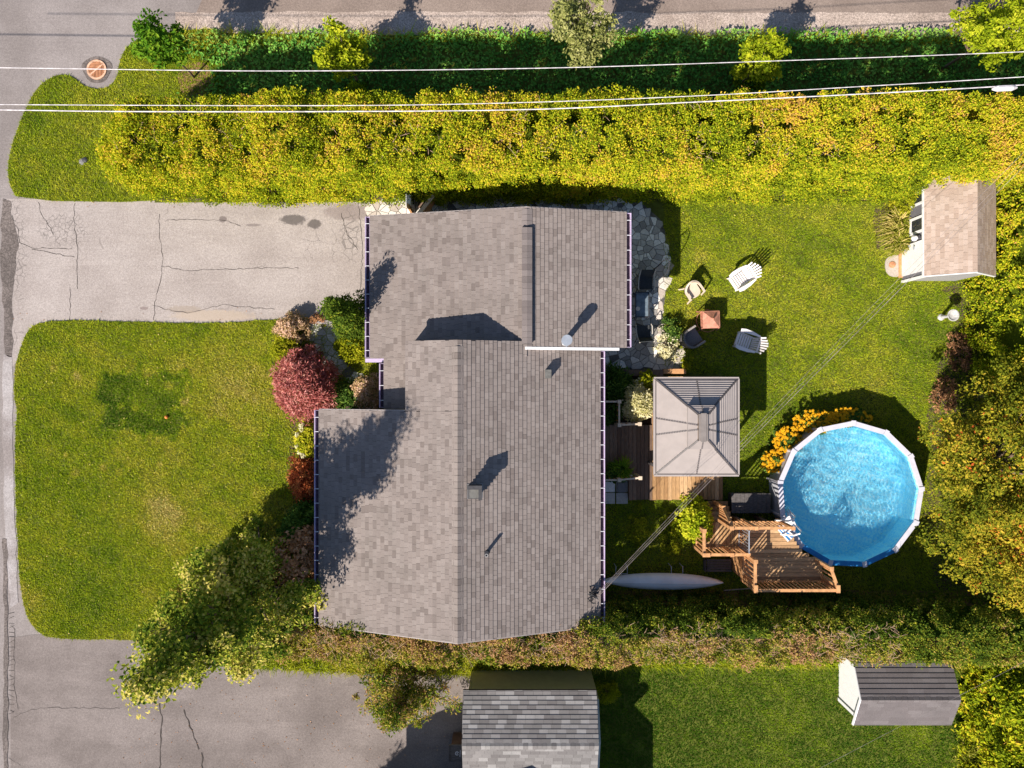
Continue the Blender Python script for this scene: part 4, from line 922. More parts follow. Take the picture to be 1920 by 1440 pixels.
pat = px([(687, 392), (694, 381), (760, 374), (900, 371), (1160, 373), (1205, 383), (1238, 412), (1254, 455), (1259, 500), (1249, 545), (1242, 590), (1240, 640), (1284, 655), (1285, 694), (1128, 694), (1128, 640), (1128, 412), (687, 412)])
patio = sheet('patio', pat, 0.034, MAT['mortar'], thick=0.06)
ix = lambda x: x/.02+960
iy = lambda y: 720-y/.02
def keep_p(x, y):
    a, b = ix(x), iy(y)
    return a > 1168 or b < 409 or (b > 646 and a > 1126)
flagstones(patio, pat, 0.245, keep_p, lambda x, y: MAT['pale_and_sunlit_stone'] if (ix(x) < 768 or (ix(x) > 1229 and iy(y) > 497)) else MAT['stone'], 5, z=.05)  # east strip takes the pale stone: sunlight put into its colour
ent = px([(570, 606), (640, 607), (642, 625), (622, 640), (640, 668), (672, 700), (712, 712), (718, 742), (680, 736), (640, 712), (600, 668), (574, 630)])
epath = sheet('entrance_path', ent, 0.036, MAT['mortar'], thick=0.06)
flagstones(epath, ent, 0.24, lambda x, y: True, lambda x, y: MAT['stone'], 9, z=.05)
kb = MB(); kp = [(X(a), Y(b)) for a, b in ((566, 604), (650, 605), (672, 596), (683, 576), (689, 548), (689, 420))]
for a, b in zip(kp[:-1], kp[1:]): kb.beam((*a, .05), (*b, .05), .14, .12)
tag(kb.build('kerb', MAT['concrete']), kind='structure')
sheet('shrub_bed', wobble(px([(515, 606), (568, 604), (575, 632), (640, 712), (720, 745), (720, 770), (606, 770), (606, 1000), (600, 1240), (500, 1240), (545, 1050), (560, 960), (535, 900), (548, 800), (515, 720), (508, 650)]), .3, .05, 51), .036, MAT['soil'])
sheet('shrub_bed', wobble(px([(250, 1200), (300, 1150), (420, 1060), (540, 1000), (600, 1000), (600, 1250), (430, 1248)]), .3, .05, 53), .0335, MAT['soil'])
sheet('shrub_bed', wobble(px([(1810, 370), (1810, 520), (1760, 540), (1800, 580), (1775, 650), (1755, 700), (1735, 780), (1745, 850), (1730, 950), (1745, 1060), (1760, 1125), (2400, 1125), (2400, 370)]), .3, .06, 55), .033, MAT['soil'])
sheet('shrub_bed', wobble(px([(1640, 372), (1740, 372), (1740, 470), (1690, 474), (1645, 470), (1635, 420)]), .3, .05, 57), .035, MAT['soil'])
sheet('shrub_bed', wobble(px([(300, 1190), (430, 1228), (900, 1234), (1980, 1234), (2400, 1234), (2400, 1105), (1128, 1108), (600, 1108)]), .3, .05, 58), .0365, MAT['mulch'])
sheet('shrub_bed', px([(1128, 700), (1224, 700), (1224, 796), (1128, 796)], .0), .06, MAT['soil'], thick=.03)
sheet('mulch_ring', smooth_poly(px([(365+a, 145+b) for a, b in ((-32, -10), (-10, -26), (20, -28), (34, -10), (40, 20), (10, 45), (-12, 50), (-28, 20))]), 2), .0395, MAT['mulch'])
pv = thing('paver_pad', 'four square grey concrete pavers beside the low deck', 'pavers', (X(1152), Y(921), 0))
pm = MB(); pm.bb(0, .44, 0, .44, 0, .05); p0 = pm.build('paver', MAT['stone'], pv, local=True)
for i, (a, b) in enumerate(((1131, 922), (1155, 922), (1131, 944), (1155, 944))):
    c = p0 if i == 0 else p0.copy()
    if i: col.objects.link(c)
    c.location = Vector((X(a), Y(b), .02))-ORG[pv.name]; c.scale = (.98, .92, 1)
bs = MB(); bs.bb(X(1158), X(1172), Y(922), Y(904), .07, .16); tag(bs.build('grey_block', MAT['greyvent'], origin=(X(1165), Y(913), .07)), 'small dark grey block standing on the square pavers', 'block')
# timber steps between patio and deck
tb = MB(); tb.bb(X(1146), X(1240), Y(705), Y(693.5), .0, .34); tag(tb.build('timber_edging', MAT['wood_dark'], origin=(X(1190), Y(699), 0)), 'dark timber edging between stone patio and fern bed', 'edging')
tb = MB(); tb.bb(X(1241), X(1283), Y(701), Y(692), .0, .3); tag(tb.build('timber_step', MAT['rail'], origin=(X(1262), Y(697), 0)), 'sunlit timber step at the patio end above the gazebo', 'step')  # lighter wood than the edging: sunshine put into the colour

# ------------------------------------------------------------------ low deck and gazebo
dk = thing('low_deck', 'low cedar deck under the gazebo with boards running towards the stone patio', 'deck', (X(1260, .35), Y(820, .35), 0))
hD = .35; xw = X(1128, hD); xe = X(1354, hD); pitch = .145; x = xw; i = 0
fm = MB(); fm.bb(X(1222, hD), xe, Y(937, hD), Y(707, hD), .02, hD-.045); fm.bb(xw, X(1222, hD)-.002, Y(896, hD), Y(799, hD), .02, hD-.046); fm.bb(X(1180, hD), X(1222, hD)-.002, Y(937, hD), Y(896, hD)-.002, .02, hD-.047)
fm.build('joists', MAT['wood_dark'], dk)
while x < xe-.05:
    a = ix(x*27/(27-hD)); y0 = Y(938, hD) if a > 1179 else Y(898, hD); y1 = Y(706, hD) if a > 1220 else Y(797, hD)
    b = MB(); b.bb(x, x+pitch-.012, y0+rnd.uniform(0, .03), y1, hD-.04, hD+rnd.uniform(0, .005)); b.build('plank', MAT['plank_ns'] if a > 1221 else MAT['wood_dark'], dk); x += pitch  # boards on the house side take the darker wood
def post(name, m, parent, x, y, z0, z1, s=.09):
    b = MB(); b.bb(x-s/2, x+s/2, y-s/2, y+s/2, z0, z1); return b.build(name, m, parent)
gz = thing('gazebo', 'hardtop gazebo with two tier ribbed hip roof standing on the cedar deck', 'gazebo', (X(1305, 2.45), Y(800, 2.45), hD))
he, hr = 2.45, 3.2
gx0, gx1, gy0, gy1 = X(1229, he), X(1382, he), Y(889, he), Y(711, he)
mx0, mx1, my0, my1 = X(1309, hr)+0, X(1324, hr)+0, Y(826, hr), Y(776, hr)      # ridge box
def lerp(a, b, t): return tuple(a[i]+(b[i]-a[i])*t for i in range(len(a)))
Cc = [(gx0, gy0, he), (gx1, gy0, he), (gx1, gy1, he), (gx0, gy1, he)]
Rc = [(mx0, my0+.05, hr), (mx1, my0+.05, hr), (mx1, my1-.05, hr), (mx0, my1-.05, hr)]
def gpanel(parent, a, b, c, d, nsl, lift):
    """One bay of ribbed sheet between eave a-b and upper edge d-c: lapped slats running along the eave."""
    m = MB(); nrm = (Vector(b)-Vector(a)).cross(Vector(d)-Vector(a)).normalized(); nrm = nrm if nrm.z > 0 else -nrm
    for k in range(nsl):
        p0, p1 = Vector(lerp(a, d, k/nsl)), Vector(lerp(b, c, k/nsl)); q0, q1 = Vector(lerp(a, d, (k+1)/nsl)), Vector(lerp(b, c, (k+1)/nsl))
        m.add([p0, p1, p1+nrm*lift, p0+nrm*lift, q0+nrm*.001, q1+nrm*.001], [(0, 1, 2, 3), (3, 2, 5, 4)])
    return m.build('roof_panel', MAT['gaz'], parent)
tm = .86     # lower tier runs up to under the upper tier
names = ('south', 'east', 'north', 'west')
for tier, (t0, t1, dz, n) in enumerate(((0, tm, 0, 14), (.75, .97, .13, 5))):
    for sI in range(4):
        a, b = Cc[sI], Cc[(sI+1) % 4]; c, d = Rc[(sI+1) % 4], Rc[sI]
        A0_, B0_ = lerp(a, d, t0), lerp(b, c, t0); A1_, B1_ = lerp(a, d, t1), lerp(b, c, t1)
        up_ = lambda p: (p[0], p[1], p[2]+dz)
        A0_, B0_, A1_, B1_ = map(up_, (A0_, B0_, A1_, B1_)); cuts = [0, .5, 1] if sI in (0, 2) else [0, .41, .59, 1]
        if sI in (1, 3): cuts = [0, .41, .585, 1]
        if tier == 1 and sI in (1, 3): cuts = [0, .41, .585, 1]
        for k in range(len(cuts)-1):
            gpanel(gz, lerp(A0_, B0_, cuts[k]), lerp(A0_, B0_, cuts[k+1]), lerp(A1_, B1_, cuts[k+1]), lerp(A1_, B1_, cuts[k]), n, .045)
        for k, cu in enumerate(cuts[1:-1]):
            rb = MB(); p = Vector(lerp(A0_, B0_, cu)); q = Vector(lerp(A1_, B1_, cu)); rb.beam(p+Vector((0, 0, .025)), q+Vector((0, 0, .025)), .045, .04); rb.build('roof_rib', MAT['gazframe'], gz)
        rb = MB(); p = Vector(A0_); q = Vector(A1_); rb.beam(p+Vector((0, 0, .03)), q+Vector((0, 0, .03)), .055, .045); rb.build('hip_rib', MAT['gazframe'], gz)
        if tier == 1:
            eb = MB(); eb.beam(Vector(A0_)-Vector((0, 0, .03)), Vector(B0_)-Vector((0, 0, .03)), .03, .05); eb.build('upper_eave', MAT['gazcap'], gz)
fr = MB()
for sI in range(4):
    a, b = Vector(Cc[sI]), Vector(Cc[(sI+1) % 4]); d = (b-a).normalized()*.06; o = Vector((d.y, -d.x, 0))
    fr.beam(a+o*.6-d*(.9 if sI % 2 == 0 else .3)+Vector((0, 0, .005)), b+o*.6+d*(.9 if sI % 2 == 0 else .3)+Vector((0, 0, .005)), .075, .07)
fr.build('eave_frame', MAT['gaz'], gz)
fr = MB()
for sI in range(4):
    a, b = Vector(Cc[sI]), Vector(Cc[(sI+1) % 4]); fr.beam(a+(b-a)*.01+Vector((0, 0, .042)), b-(b-a)*.01+Vector((0, 0, .042)), .025, .025)
fr.build('gutter_strip', MAT['gazframe'], gz)
cp = MB(); cp.bb(mx0-.02, mx1+.02, my0, my1, hr+.06, hr+.19); cp.bb(mx0+.04, mx1-.04, my0-.03, my1+.03, hr+.191, hr+.215); cp.build('ridge_cap', MAT['gazcap'], gz)
for (a, b) in ((gx0+.18, gy0+.18), (gx1-.18, gy0+.18), (gx0+.18, gy1-.18), (gx1-.18, gy1-.18)):
    post('post', MAT['gazframe'], gz, a, b, hD+.005, he, .1)
br = MB()
for (a, b) in ((gx0+.18, gy0+.18), (gx1-.18, gy0+.18), (gx0+.18, gy1-.18), (gx1-.18, gy1-.18)):
    sx_ = 1 if a < (gx0+gx1)/2 else -1; sy_ = 1 if b < (gy0+gy1)/2 else -1
    br.beam((a, b, 1.75), (a+sx_*.6, b, 2.38), .06, .05); br.beam((a, b, 1.75), (a, b+sy_*.6, 2.38), .06, .05)
br.build('corner_brace', MAT['gazframe'], gz)
# railings beside the low deck
def railing(name, label, pts, z0, z1, spacing=.14, top=.10, base=None, group=None, mtop='rail', bal=True, postz=None):
    """Posts at the points, a top and a bottom rail and upright balusters between them; points are x,y or x,y,zoffset."""
    pts = [tuple(p)+(0,) if len(p) == 2 else tuple(p) for p in pts]
    root = thing(name, label, 'railing', (pts[0][0], pts[0][1], z0+pts[0][2]), 0, group)
    bm_ = MB(); bm_.bb(-.019, .019, -.019, .019, 0, z1-z0-.14); src = None
    for i, p in enumerate(pts): post('post', MAT[mtop], root, p[0], p[1], z0+p[2]-.25, z1+p[2]+.06, .10)
    for i, p in enumerate(pts):
        c = MB(); c.bb(p[0]-.065, p[0]+.065, p[1]-.065, p[1]+.065, z1+p[2]+.062, z1+p[2]+.09); c.build('post_cap', MAT['postcap'] if mtop != 'rail' else MAT['rail'], root)
    for a, b in zip(pts[:-1], pts[1:]):
        va, vb = Vector((a[0], a[1], z1+a[2])), Vector((b[0], b[1], z1+b[2])); d = (vb-va); l = d.length; d.normalize()
        t = MB(); t.beam(va+d*.055, vb-d*.055, top, .04); t.build('top_rail', MAT[mtop], root)
        t = MB(); t.beam(va+d*.055+Vector((0, 0, z0-z1+.10)), vb-d*.055+Vector((0, 0, z0-z1+.10)), .05, .04); t.build('bottom_rail', MAT[mtop], root)
        if bal:
            n = int((l-.1)/spacing)
            for k in range(n):
                q = va.lerp(vb, (k+.7)/(n+.4))
                if src is None: o = bm_.build('baluster', MAT['rail'], root, local=True); src = o
                else: o = src.copy(); col.objects.link(o)
                o.location = q-ORG[root.name]+Vector((0, 0, z0-z1+.12))
    return root
hR = 1.3
railing('porch_railing', 'railing with pale post caps in front of the white hydrangea', [(X(1129, hR), Y(753, hR)), (X(1161, hR), Y(753, hR)), (X(1161, hR), Y(797, hR)), (X(1199, hR), Y(795, hR))], .4, hR, .16, .06, mtop='postcap')
railing('porch_railing', 'railing with pale post caps beside the square pavers', [(X(1129, hR), Y(900, hR)), (X(1161, hR), Y(900, hR)), (X(1200, hR), Y(896, hR))], .4, hR, .16, .06, mtop='postcap')

# ------------------------------------------------------------------ pool
NV = 13; A0r = R(87.5); rimz = 1.3; SG = 2*math.pi/NV
pv_ = [(POOLC.x+POOLR*math.cos(A0r+i*SG), POOLC.y+POOLR*math.sin(A0r+i*SG)) for i in range(NV)]
def pr(r, i): return (POOLC.x+r*math.cos(A0r+i*SG), POOLC.y+r*math.sin(A0r+i*SG))
MAT['liner'] = bpy.data.materials.new('pebble_print_liner'); nt = nodes(MAT['liner']); pp = pos(nt)
v = N(nt, 'ShaderNodeTexVoronoi', feature='F1', i_Scale=15.0); L(nt, pp, v.inputs['Vector'])
sepc = N(nt, 'ShaderNodeSeparateColor'); L(nt, v.outputs['Color'], sepc.inputs[0])
r = ramp(nt, [(0.0, (0.18, 0.70, 0.98)), (0.5, (0.34, 0.84, 0.998)), (0.9, (0.48, 0.90, 0.998)), (1.0, (0.70, 0.95, 0.998))]); L(nt, sepc.outputs[0], r.inputs[0])
finish(nt, r.outputs[0], 0.5)
pool = thing('swimming_pool', 'round above ground pool with white rim and bright blue liner', 'pool', tuple(POOLC))
for i in range(NV):
    a, b = pr(POOLR-.09, i), pr(POOLR-.09, i+1); w = MB(); w.add([(*a, .02), (*b, .02), (*b, rimz-.03), (*a, rimz-.03), *[(*pr(POOLR-.12, j), z) for j, z in ((i, .02), (i+1, .02), (i+1, rimz-.03), (i, rimz-.03))]], [(0, 1, 2, 3), (4, 7, 6, 5), (0, 4, 5, 1), (3, 2, 6, 7), (0, 3, 7, 4), (1, 5, 6, 2)])
    w.build('wall_panel', MAT['poolwall'], pool)
    w = MB(); q = Vector((*pr(POOLR-.06, i), 0)); dn = (q-POOLC).normalized(); w.tube(q+Vector((0, 0, .02)), q+Vector((0, 0, rimz-.03)), .05, n=8); w.build('upright', MAT['poolrail'], pool)
    m = 'pooltrim' if i in (5, 6, 7) else 'poolrail'
    w = MB(); P4 = [pr(POOLR+.03, i), pr(POOLR+.03, i+1), pr(POOLR-.15, i+1), pr(POOLR-.15, i)]
    P4 = [lerp(P4[0], P4[1], .02), lerp(P4[0], P4[1], .98), lerp(P4[3], P4[2], .98), lerp(P4[3], P4[2], .02)]
    w.prism(P4, rimz-.028, rimz+.01); w.build('top_rail', MAT[m], pool)
    w = MB(); w.box((q.x+dn.x*0, q.y+dn.y*0, rimz+.012), (.20, .15, .05), math.atan2(dn.y, dn.x)); w.build('rail_cap', MAT['poolrail'], pool)
ln_ = MB(); RL = POOLR-.122
for i in range(NV): ln_.add([(*pr(RL, i), .06), (*pr(RL, i+1), .06), (*pr(RL, i+1), rimz-.03), (*pr(RL, i), rimz-.03)], [(3, 2, 1, 0)])
ln_.add([(*pr(RL, i), .06) for i in range(NV)], [tuple(range(NV))])
lo = ln_.build('liner', MAT['liner'], pool); lo.cycles.is_caustics_receiver = True
wr = random.Random(5); WV = [(wr.uniform(0, 6.283), wr.uniform(.14, .5), wr.uniform(0, 6.283)) for _ in range(26)]
gs = np.linspace(-2.55, 2.55, 230); GX, GY = np.meshgrid(gs, gs, indexing='ij'); Z = 0*GX
for a, l, ph in WV: Z = Z+0.00092*(l/.3)**1.05*np.sin(6.283/l*(GX*math.cos(a)+GY*math.sin(a))+ph)
Z *= 0.55+0.9*vnoise(GX+20, GY+20, 1.1, 3)
V = np.stack([GX+POOLC.x, GY+POOLC.y, Z+1.12], -1).reshape(-1, 3); I = np.arange(230*230).reshape(230, 230)
F = np.stack([I[:-1, :-1], I[1:, :-1], I[1:, 1:], I[:-1, 1:]], -1).reshape(-1, 4)
ce = V[F].mean(1); F = F[inpoly(ce[:, 0], ce[:, 1], [pr(RL-.01, i) for i in range(NV)])]
MAT['water'] = bpy.data.materials.new('pool_water'); nt = nodes(MAT['water'])
g = N(nt, 'ShaderNodeBsdfGlass', i_IOR=1.33, i_Roughness=0.0); o = N(nt, 'ShaderNodeOutputMaterial'); g.inputs[0].default_value = (0.97, 0.995, 1.0, 1); tp = N(nt, 'ShaderNodeBsdfTransparent'); tp.inputs[0].default_value = (0.93, 0.985, 1.0, 1); mx = N(nt, 'ShaderNodeMixShader', i_0=0.42); L(nt, tp.outputs[0], mx.inputs[1]); L(nt, g.outputs[0], mx.inputs[2]); L(nt, mx.outputs[0], o.inputs[0])
wat = mesh_np('water', V, F, np.zeros(len(V)), MAT['water'], None, (POOLC.x, POOLC.y, 1.1)); wat['kind'] = 'structure'
wat.data.polygons.foreach_set('use_smooth', [True]*len(wat.data.polygons)); wat.cycles.is_caustics_caster = True
# ladder over the rim
la = R(203); lv = Vector((math.cos(la), math.sin(la), 0)); lt = Vector((-lv.y, lv.x, 0)); lb = POOLC+lv*(POOLR-.05)
ld = thing('pool_ladder', 'white A frame ladder over the pool rim beside the raised deck', 'ladder', (lb.x, lb.y, 0))
for s in (-.27, .27):
    m = MB(); m.path([lb+lv*.35+lt*s+Vector((0, 0, 1.52)), lb+lv*.10+lt*s+Vector((0, 0, 2.15)), lb-lv*.08+lt*s+Vector((0, 0, 2.2)), lb-lv*.22+lt*s+Vector((0, 0, 2.0)), lb-lv*.55+lt*s+Vector((0, 0, .1))], .03, 8)
    m.build('side_rail', MAT['white'], ld).cycles.is_caustics_receiver = True
for k in range(4):
    m = MB(); z = .35+k*.32; m.box(lb-lv*(.5-k*.08)+Vector((0, 0, z)), (.14, .5, .03), la); m.build('step', MAT['white'], ld).cycles.is_caustics_receiver = True
m = MB(); m.box(lb+lv*.02+Vector((0, 0, 1.62)), (.36, .5, .035), la); m.build('platform', MAT['white'], ld)
fc = thing('folded_chair', 'folded blue and white chair lying on the raised deck by the ladder', 'chair', (X(1472, 1.55), Y(995, 1.55), 1.52))
fa = R(-42)
for k in range(5):
    m = MB(); t = Vector((math.cos(fa+(k-2)*.11), math.sin(fa+(k-2)*.11), 0)); c0 = Vector((X(1459, 1.55), Y(988, 1.55), 1.55+.012*k)); m.beam(c0+Vector((-.04*(k-2)*0, .045*(k-2), 0)), c0+t*.62, .05, .03); m.build('slat', MAT['white' if k % 2 == 0 else 'pooltrim'], fc)

# ------------------------------------------------------------------ raised deck, landing, stairs
hP, hT = 1.5, 2.7
dxw, dxe, dys, dyn = X(1416, hT), X(1570, hT), Y(1107, hT), Y(990, hT)
rd = thing('raised_deck', 'raised brown deck with boards running up to the curved side of the pool', 'deck', (9.5, -6, 0))
y = dys; k = 0
def pool_x(y, R_=POOLR+.04):
    d = y-POOLC.y
    if abs(d) >= R_: return 1e9
    # side of the thirteen-sided rim at this height of the plan
    xs_ = []
    for i in range(NV):
        a, b = pr(R_, i), pr(R_, i+1)
        if (a[1] > y) != (b[1] > y): xs_.append(a[0]+(b[0]-a[0])*(y-a[1])/(b[1]-a[1]))
    return min(xs_) if xs_ else 1e9
while y < dyn-.02:
    x1 = min(dxe, pool_x(y), pool_x(y+.13)); b = MB(); b.bb(dxw-.03, x1, y, y+.128, hP-.04, hP+rnd.uniform(0, .005)); b.build('plank', MAT['plank_ew'], rd); y += .14
fm = MB(); fm.bb(dxw-.02, min(dxe, pool_x(dys+.3))-.05, dys+.02, dys+.06, hP-.25, hP-.045); fm.bb(dxw-.02, dxw+.02, dys+.061, dyn, hP-.25, hP-.045)
for yy in (dys+.6, dys+1.2): fm.bb(dxw+.03, min(dxe, pool_x(yy))-.1, yy, yy+.05, hP-.22, hP-.042)
fm.build('joists', MAT['wood_dark'], rd)
for (a, b) in ((dxw+.06, dys+.12), (dxe-.3, dys+.12), (dxw+.06, dyn-.1), (dxw+.9, dyn-.1)): post('deck_post', MAT['wood_dark'], rd, a, b, 0, hP-.26, .12)
sk = MB()
for k in range(9): sk.bb(dxw-.052, dxw-.032, dys+.06, dyn-.02, .1+k*.15, .235+k*.15)
sk.build('skirting', MAT['rail'], rd)
hL, hLT = 1.1, 2.2
lx0, ly0 = X(1320, hLT), Y(1040, hLT)
lg = thing('stair_landing', 'square deck landing with cedar boards between stairs and gate', 'landing', (lx0+.7, ly0+.5, 0))
x = lx0
while x < dxw-.06:
    b = MB(); b.bb(x, x+.128, ly0, -4.98, hL-.04, hL+rnd.uniform(0, .004)); b.build('plank', MAT['plank_ns'], lg); x += .14
fm = MB(); fm.bb(lx0, dxw-.06, ly0+.01, ly0+.05, .05, hL-.045); fm.bb(lx0, lx0+.04, ly0+.051, -5.0, .05, hL-.045); fm.build('joists', MAT['wood_dark'], lg)
stt = thing('deck_stairs', 'cedar stairs climbing from the low deck to the landing', 'stairs', (7.55, -4.65, 0))
for k in range(4):
    yb = Y(938, .4)-.02-k*.165; z = .5+k*.15
    b = MB(); b.bb(7.2, 7.95, yb-.2, yb, z-.035, z); b.build('tread', MAT['wood'], stt)
    b = MB(); b.bb(7.22, 7.93, yb-.19, yb-.17, z-.15, z-.036); b.build('riser', MAT['wood_dark'], stt)
railing('deck_railing', 'cedar railing along the hedge side of the raised deck', [(dxw, dys), (dxe, dys)], hP, hT, .145)
railing('deck_railing', 'cedar railing of the raised deck above the slatted bench', [(dxw, dys+.13), (dxw, -5.98)], hP, hT, .14)
railing('deck_railing', 'short cedar railing at the pool end of the raised deck', [(dxe, dys+.13), (dxe-.22, dys+.75)], hP, hT, .14)
railing('deck_railing', 'cedar railing between the raised deck and the dark storage box', [(X(1371, hT), dyn), (X(1417, hT), dyn), (X(1486, hT), dyn)], hP, hT, .14)
railing('landing_railing', 'cedar railing along the lawn side of the stair landing', [(lx0, -5.05), (lx0, ly0)], hL, hLT, .13)
railing('landing_railing', 'cedar railing of the stair landing above the weathered bench', [(lx0+.13, ly0), (X(1372, hLT), ly0), (dxw-.08, ly0)], hL, hLT, .14)
railing('stair_railing', 'sloping cedar railing beside the deck stairs', [(7.46, -4.36, -.95), (7.46, -4.74, -.1)], 1.4, 2.5, .16)
gt = thing('deck_gate', 'grey metal gate between landing and raised deck', 'gate', (dxw-.06, -5.45, hL))
gm = MB(); gx_ = dxw-.07
for z in (1.2, 2.28): gm.beam((gx_, -5.03, z), (gx_, -5.82, z), .035, .035)
for yy in (-5.05, -5.8): gm.bb(gx_-.02, gx_+.02, yy-.02, yy+.02, 1.13, 2.32)
gm.build('gate_frame', MAT['galv'], gt)
gb = MB(); gb.bb(-.009, .009, -.009, .009, 0, 1.04); g0 = gb.build('gate_bar', MAT['galv'], gt, local=True)
for k in range(6):
    c = g0 if k == 0 else g0.copy()
    if k: col.objects.link(c)
    c.location = Vector((gx_, -5.17-k*.11, 1.22))-ORG[gt.name]
bx = thing('storage_box', 'dark slatted storage box between the lawn and the deck railing', 'box', (8.78, -4.35, 0))
b = MB(); b.bb(8.1, 9.46, -4.70, -4.06, .03, .54); b.build('body', MAT['greywood'], bx)
for k in range(9):
    b = MB(); b.bb(8.06+k*.16, 8.06+k*.16+.152, -4.74, -4.02, .545, .575+rnd.uniform(0, .004)); b.build('plank', MAT['greywood'], bx)
wb = thing('weathered_bench', 'low weathered dark bench on the grass behind the landing', 'bench', (7.6, -6.7, 0))
for k in range(5):
    b = MB(); b.bb(7.2, 8.1, -6.93+k*.095, -6.85+k*.095, .40, .43); b.build('seat_slat', MAT['greywood'], wb)
for (a, c) in ((7.25, -6.9), (8.05, -6.9), (7.25, -6.52), (8.05, -6.52)):
    b = MB(); b.bb(a-.03, a+.03, c-.03, c+.03, 0, .395); b.build('leg', MAT['greywood'], wb)
for k in range(3):
    b = MB(); b.beam((7.14, -6.93, .2+k*.12), (7.14, -6.5, .2+k*.12), .03, .06); b.build('end_slat', MAT['greywood'], wb)
# canoe on its rack
hC = .75; c0, c1 = X(1131, hC), X(1356, hC); ca = Y(1091, hC)
cn = thing('canoe', 'white upturned canoe along the foot of the shaded hedge', 'canoe', ((c0+c1)/2, ca, hC-.1))
V_ = []; NS, NR = 40, 14
for i in range(NS+1):
    t = i/NS; s = t*2-1; wd_ = .30*max(.012, (1-abs(s)**2.2))**.72; dp = .30*(1-.35*abs(s)**3); bow = .10*abs(s)**3; zc = hC-.12
    yo = -.05*t
    for j in range(NR+1):
        a = math.pi*j/NR; V_.append((c0+(c1-c0)*t, ca+yo+.02+wd_*math.cos(a), zc+bow*.0+dp*max(0, math.sin(a))**.8*(.9 if abs(s) > .98 else 1)))
hm = MB(); hm.add(V_, [(i*(NR+1)+j, i*(NR+1)+j+1, (i+1)*(NR+1)+j+1, (i+1)*(NR+1)+j) for i in range(NS) for j in range(NR)]); hl = hm.build('hull', MAT['hull'], cn, smooth=True)
hm = MB(); hm.path([(c0+(c1-c0)*t, ca-.05*t+.02, hC-.12+.305*(1-.35*abs(2*t-1)**3)) for t in np.linspace(.02, .98, 24)], .012, 5); hm.build('keel', MAT['hull'], cn)
for k, pxx in enumerate((1167, 1272)):
    xr = X(pxx, .8); lab = ('thin white metal rack arm under the canoe near the house', 'thin white metal rack arm under the canoe near the bench')[k]
    rk = MB(); rk.path([(xr-.2, ca+.52, .55), (xr-.2, ca+.24, .55), (xr+.22, ca+.24, .55), (xr+.22, ca+.52, .55)], .014, 5); rk.path([(xr, ca+.24, .55), (xr, ca+.0, .55)], .014, 5)
    rk.tube((xr-.2, ca+.5, 0), (xr-.2, ca+.5, .55), .014, n=5); rk.tube((xr+.22, ca+.5, 0), (xr+.22, ca+.5, .55), .014, n=5)
    tag(rk.build('canoe_rack', MAT['whitemetal'], origin=(xr, ca+.4, 0)), lab, 'rack', 'racks holding the canoe')
pm = MB(); pm.beam((X(1357, .1), Y(1107, .1), .1), (X(1410, .1), Y(1103, .1), .1), .03, .04); tag(pm.build('thin_pole', MAT['postcap'], origin=(X(1380), Y(1105), .08)), 'thin pale pole lying between canoe tip and deck corner', 'pole')

# ------------------------------------------------------------------ garden furniture
def adirondack(name, label, loc, rz):
    t = thing(name, label, 'chair', loc, rz, 'white slatted garden chairs on the lawn'); M = MAT['chairwhite']
    def part(n, f): m = MB(); f(m); return m.build(n, M, t, local=True)
    for k in range(6):
        y = .42-k*.098; z = .37-k*.028
        part('seat_slat', lambda m: m.box((0, y, z), (.44, .070, .02)))
    for k in range(7):
        s = (k-3)*.078; l = .80-.035*abs(k-3)**1.6
        part('back_slat', lambda m: m.beam((s*.85, -.14, .22), (s*1.28, -.14-.42*l/.8, .22+l*.86), .056, .02))
    for s in (-1, 1):
        part('armrest', lambda m: m.prism([(s*.24, .46), (s*.36, .47), (s*.40, .30), (s*.39, 0), (s*.33, -.28), (s*.27, -.30), (s*.27, 0), (s*.26, .25)], .56, .585))
        part('front_leg', lambda m: m.bb(s*.27-.02, s*.27+.02, .32, .42, 0, .558))
        part('rear_leg', lambda m: m.beam((s*.25, .45, .36), (s*.25, -.42, .02), .035, .10))
    part('front_apron', lambda m: m.bb(-.24, .24, .455, .475, .28, .37))
    part('back_brace', lambda m: m.beam((-.30, -.335, .56), (.30, -.335, .56), .05, .03))
    return t
ad = adirondack('adirondack_chair', 'white slatted garden chair in full sun facing the copper fire pit', (X(1392, .3), Y(521, .3), .03), R(124))
dup(ad, (X(1402, .3), Y(642, .3), .03), R(71), 'white slatted garden chair shaded by the gazebo at the lawn end')
tc = thing('resin_chair', 'beige moulded tub chair on the lawn by the patio', 'chair', (X(1297, .3), Y(546, .3), .03), R(-147)); M = MAT['beige']
def tub(mb, r0, r1, z0, z1, a0, a1, n=18, ztop=None):
    for k in range(n):
        b0 = a0+(a1-a0)*k/n; b1 = a0+(a1-a0)*(k+1)/n; zt0 = z1 if ztop is None else ztop(b0); zt1 = z1 if ztop is None else ztop(b1)
        q = [(r0*math.cos(b0), r0*math.sin(b0)), (r1*math.cos(b0), r1*math.sin(b0)), (r1*math.cos(b1), r1*math.sin(b1)), (r0*math.cos(b1), r0*math.sin(b1))]
        mb.add([(*q[0], z0), (*q[1], z0), (*q[2], z0), (*q[3], z0), (*q[0], zt0), (*q[1], zt0), (*q[2], zt1), (*q[3], zt1)], [(3, 2, 1, 0), (4, 5, 6, 7), (0, 1, 5, 4), (1, 2, 6, 5), (2, 3, 7, 6), (3, 0, 4, 7)])
m = MB(); m.prism(smooth_poly([(-.25, .27), (.25, .27), (.26, -.2), (.12, -.27), (-.12, -.27), (-.26, -.2)], 2), .39, .42); m.build('seat', M, tc, local=True)
m = MB(); tub(m, .27, .335, .54, .62, R(170), R(370), 24, lambda a: .60+.22*max(0, math.cos(a-R(270)))**2.0); m.build('backrest', M, tc, local=True)
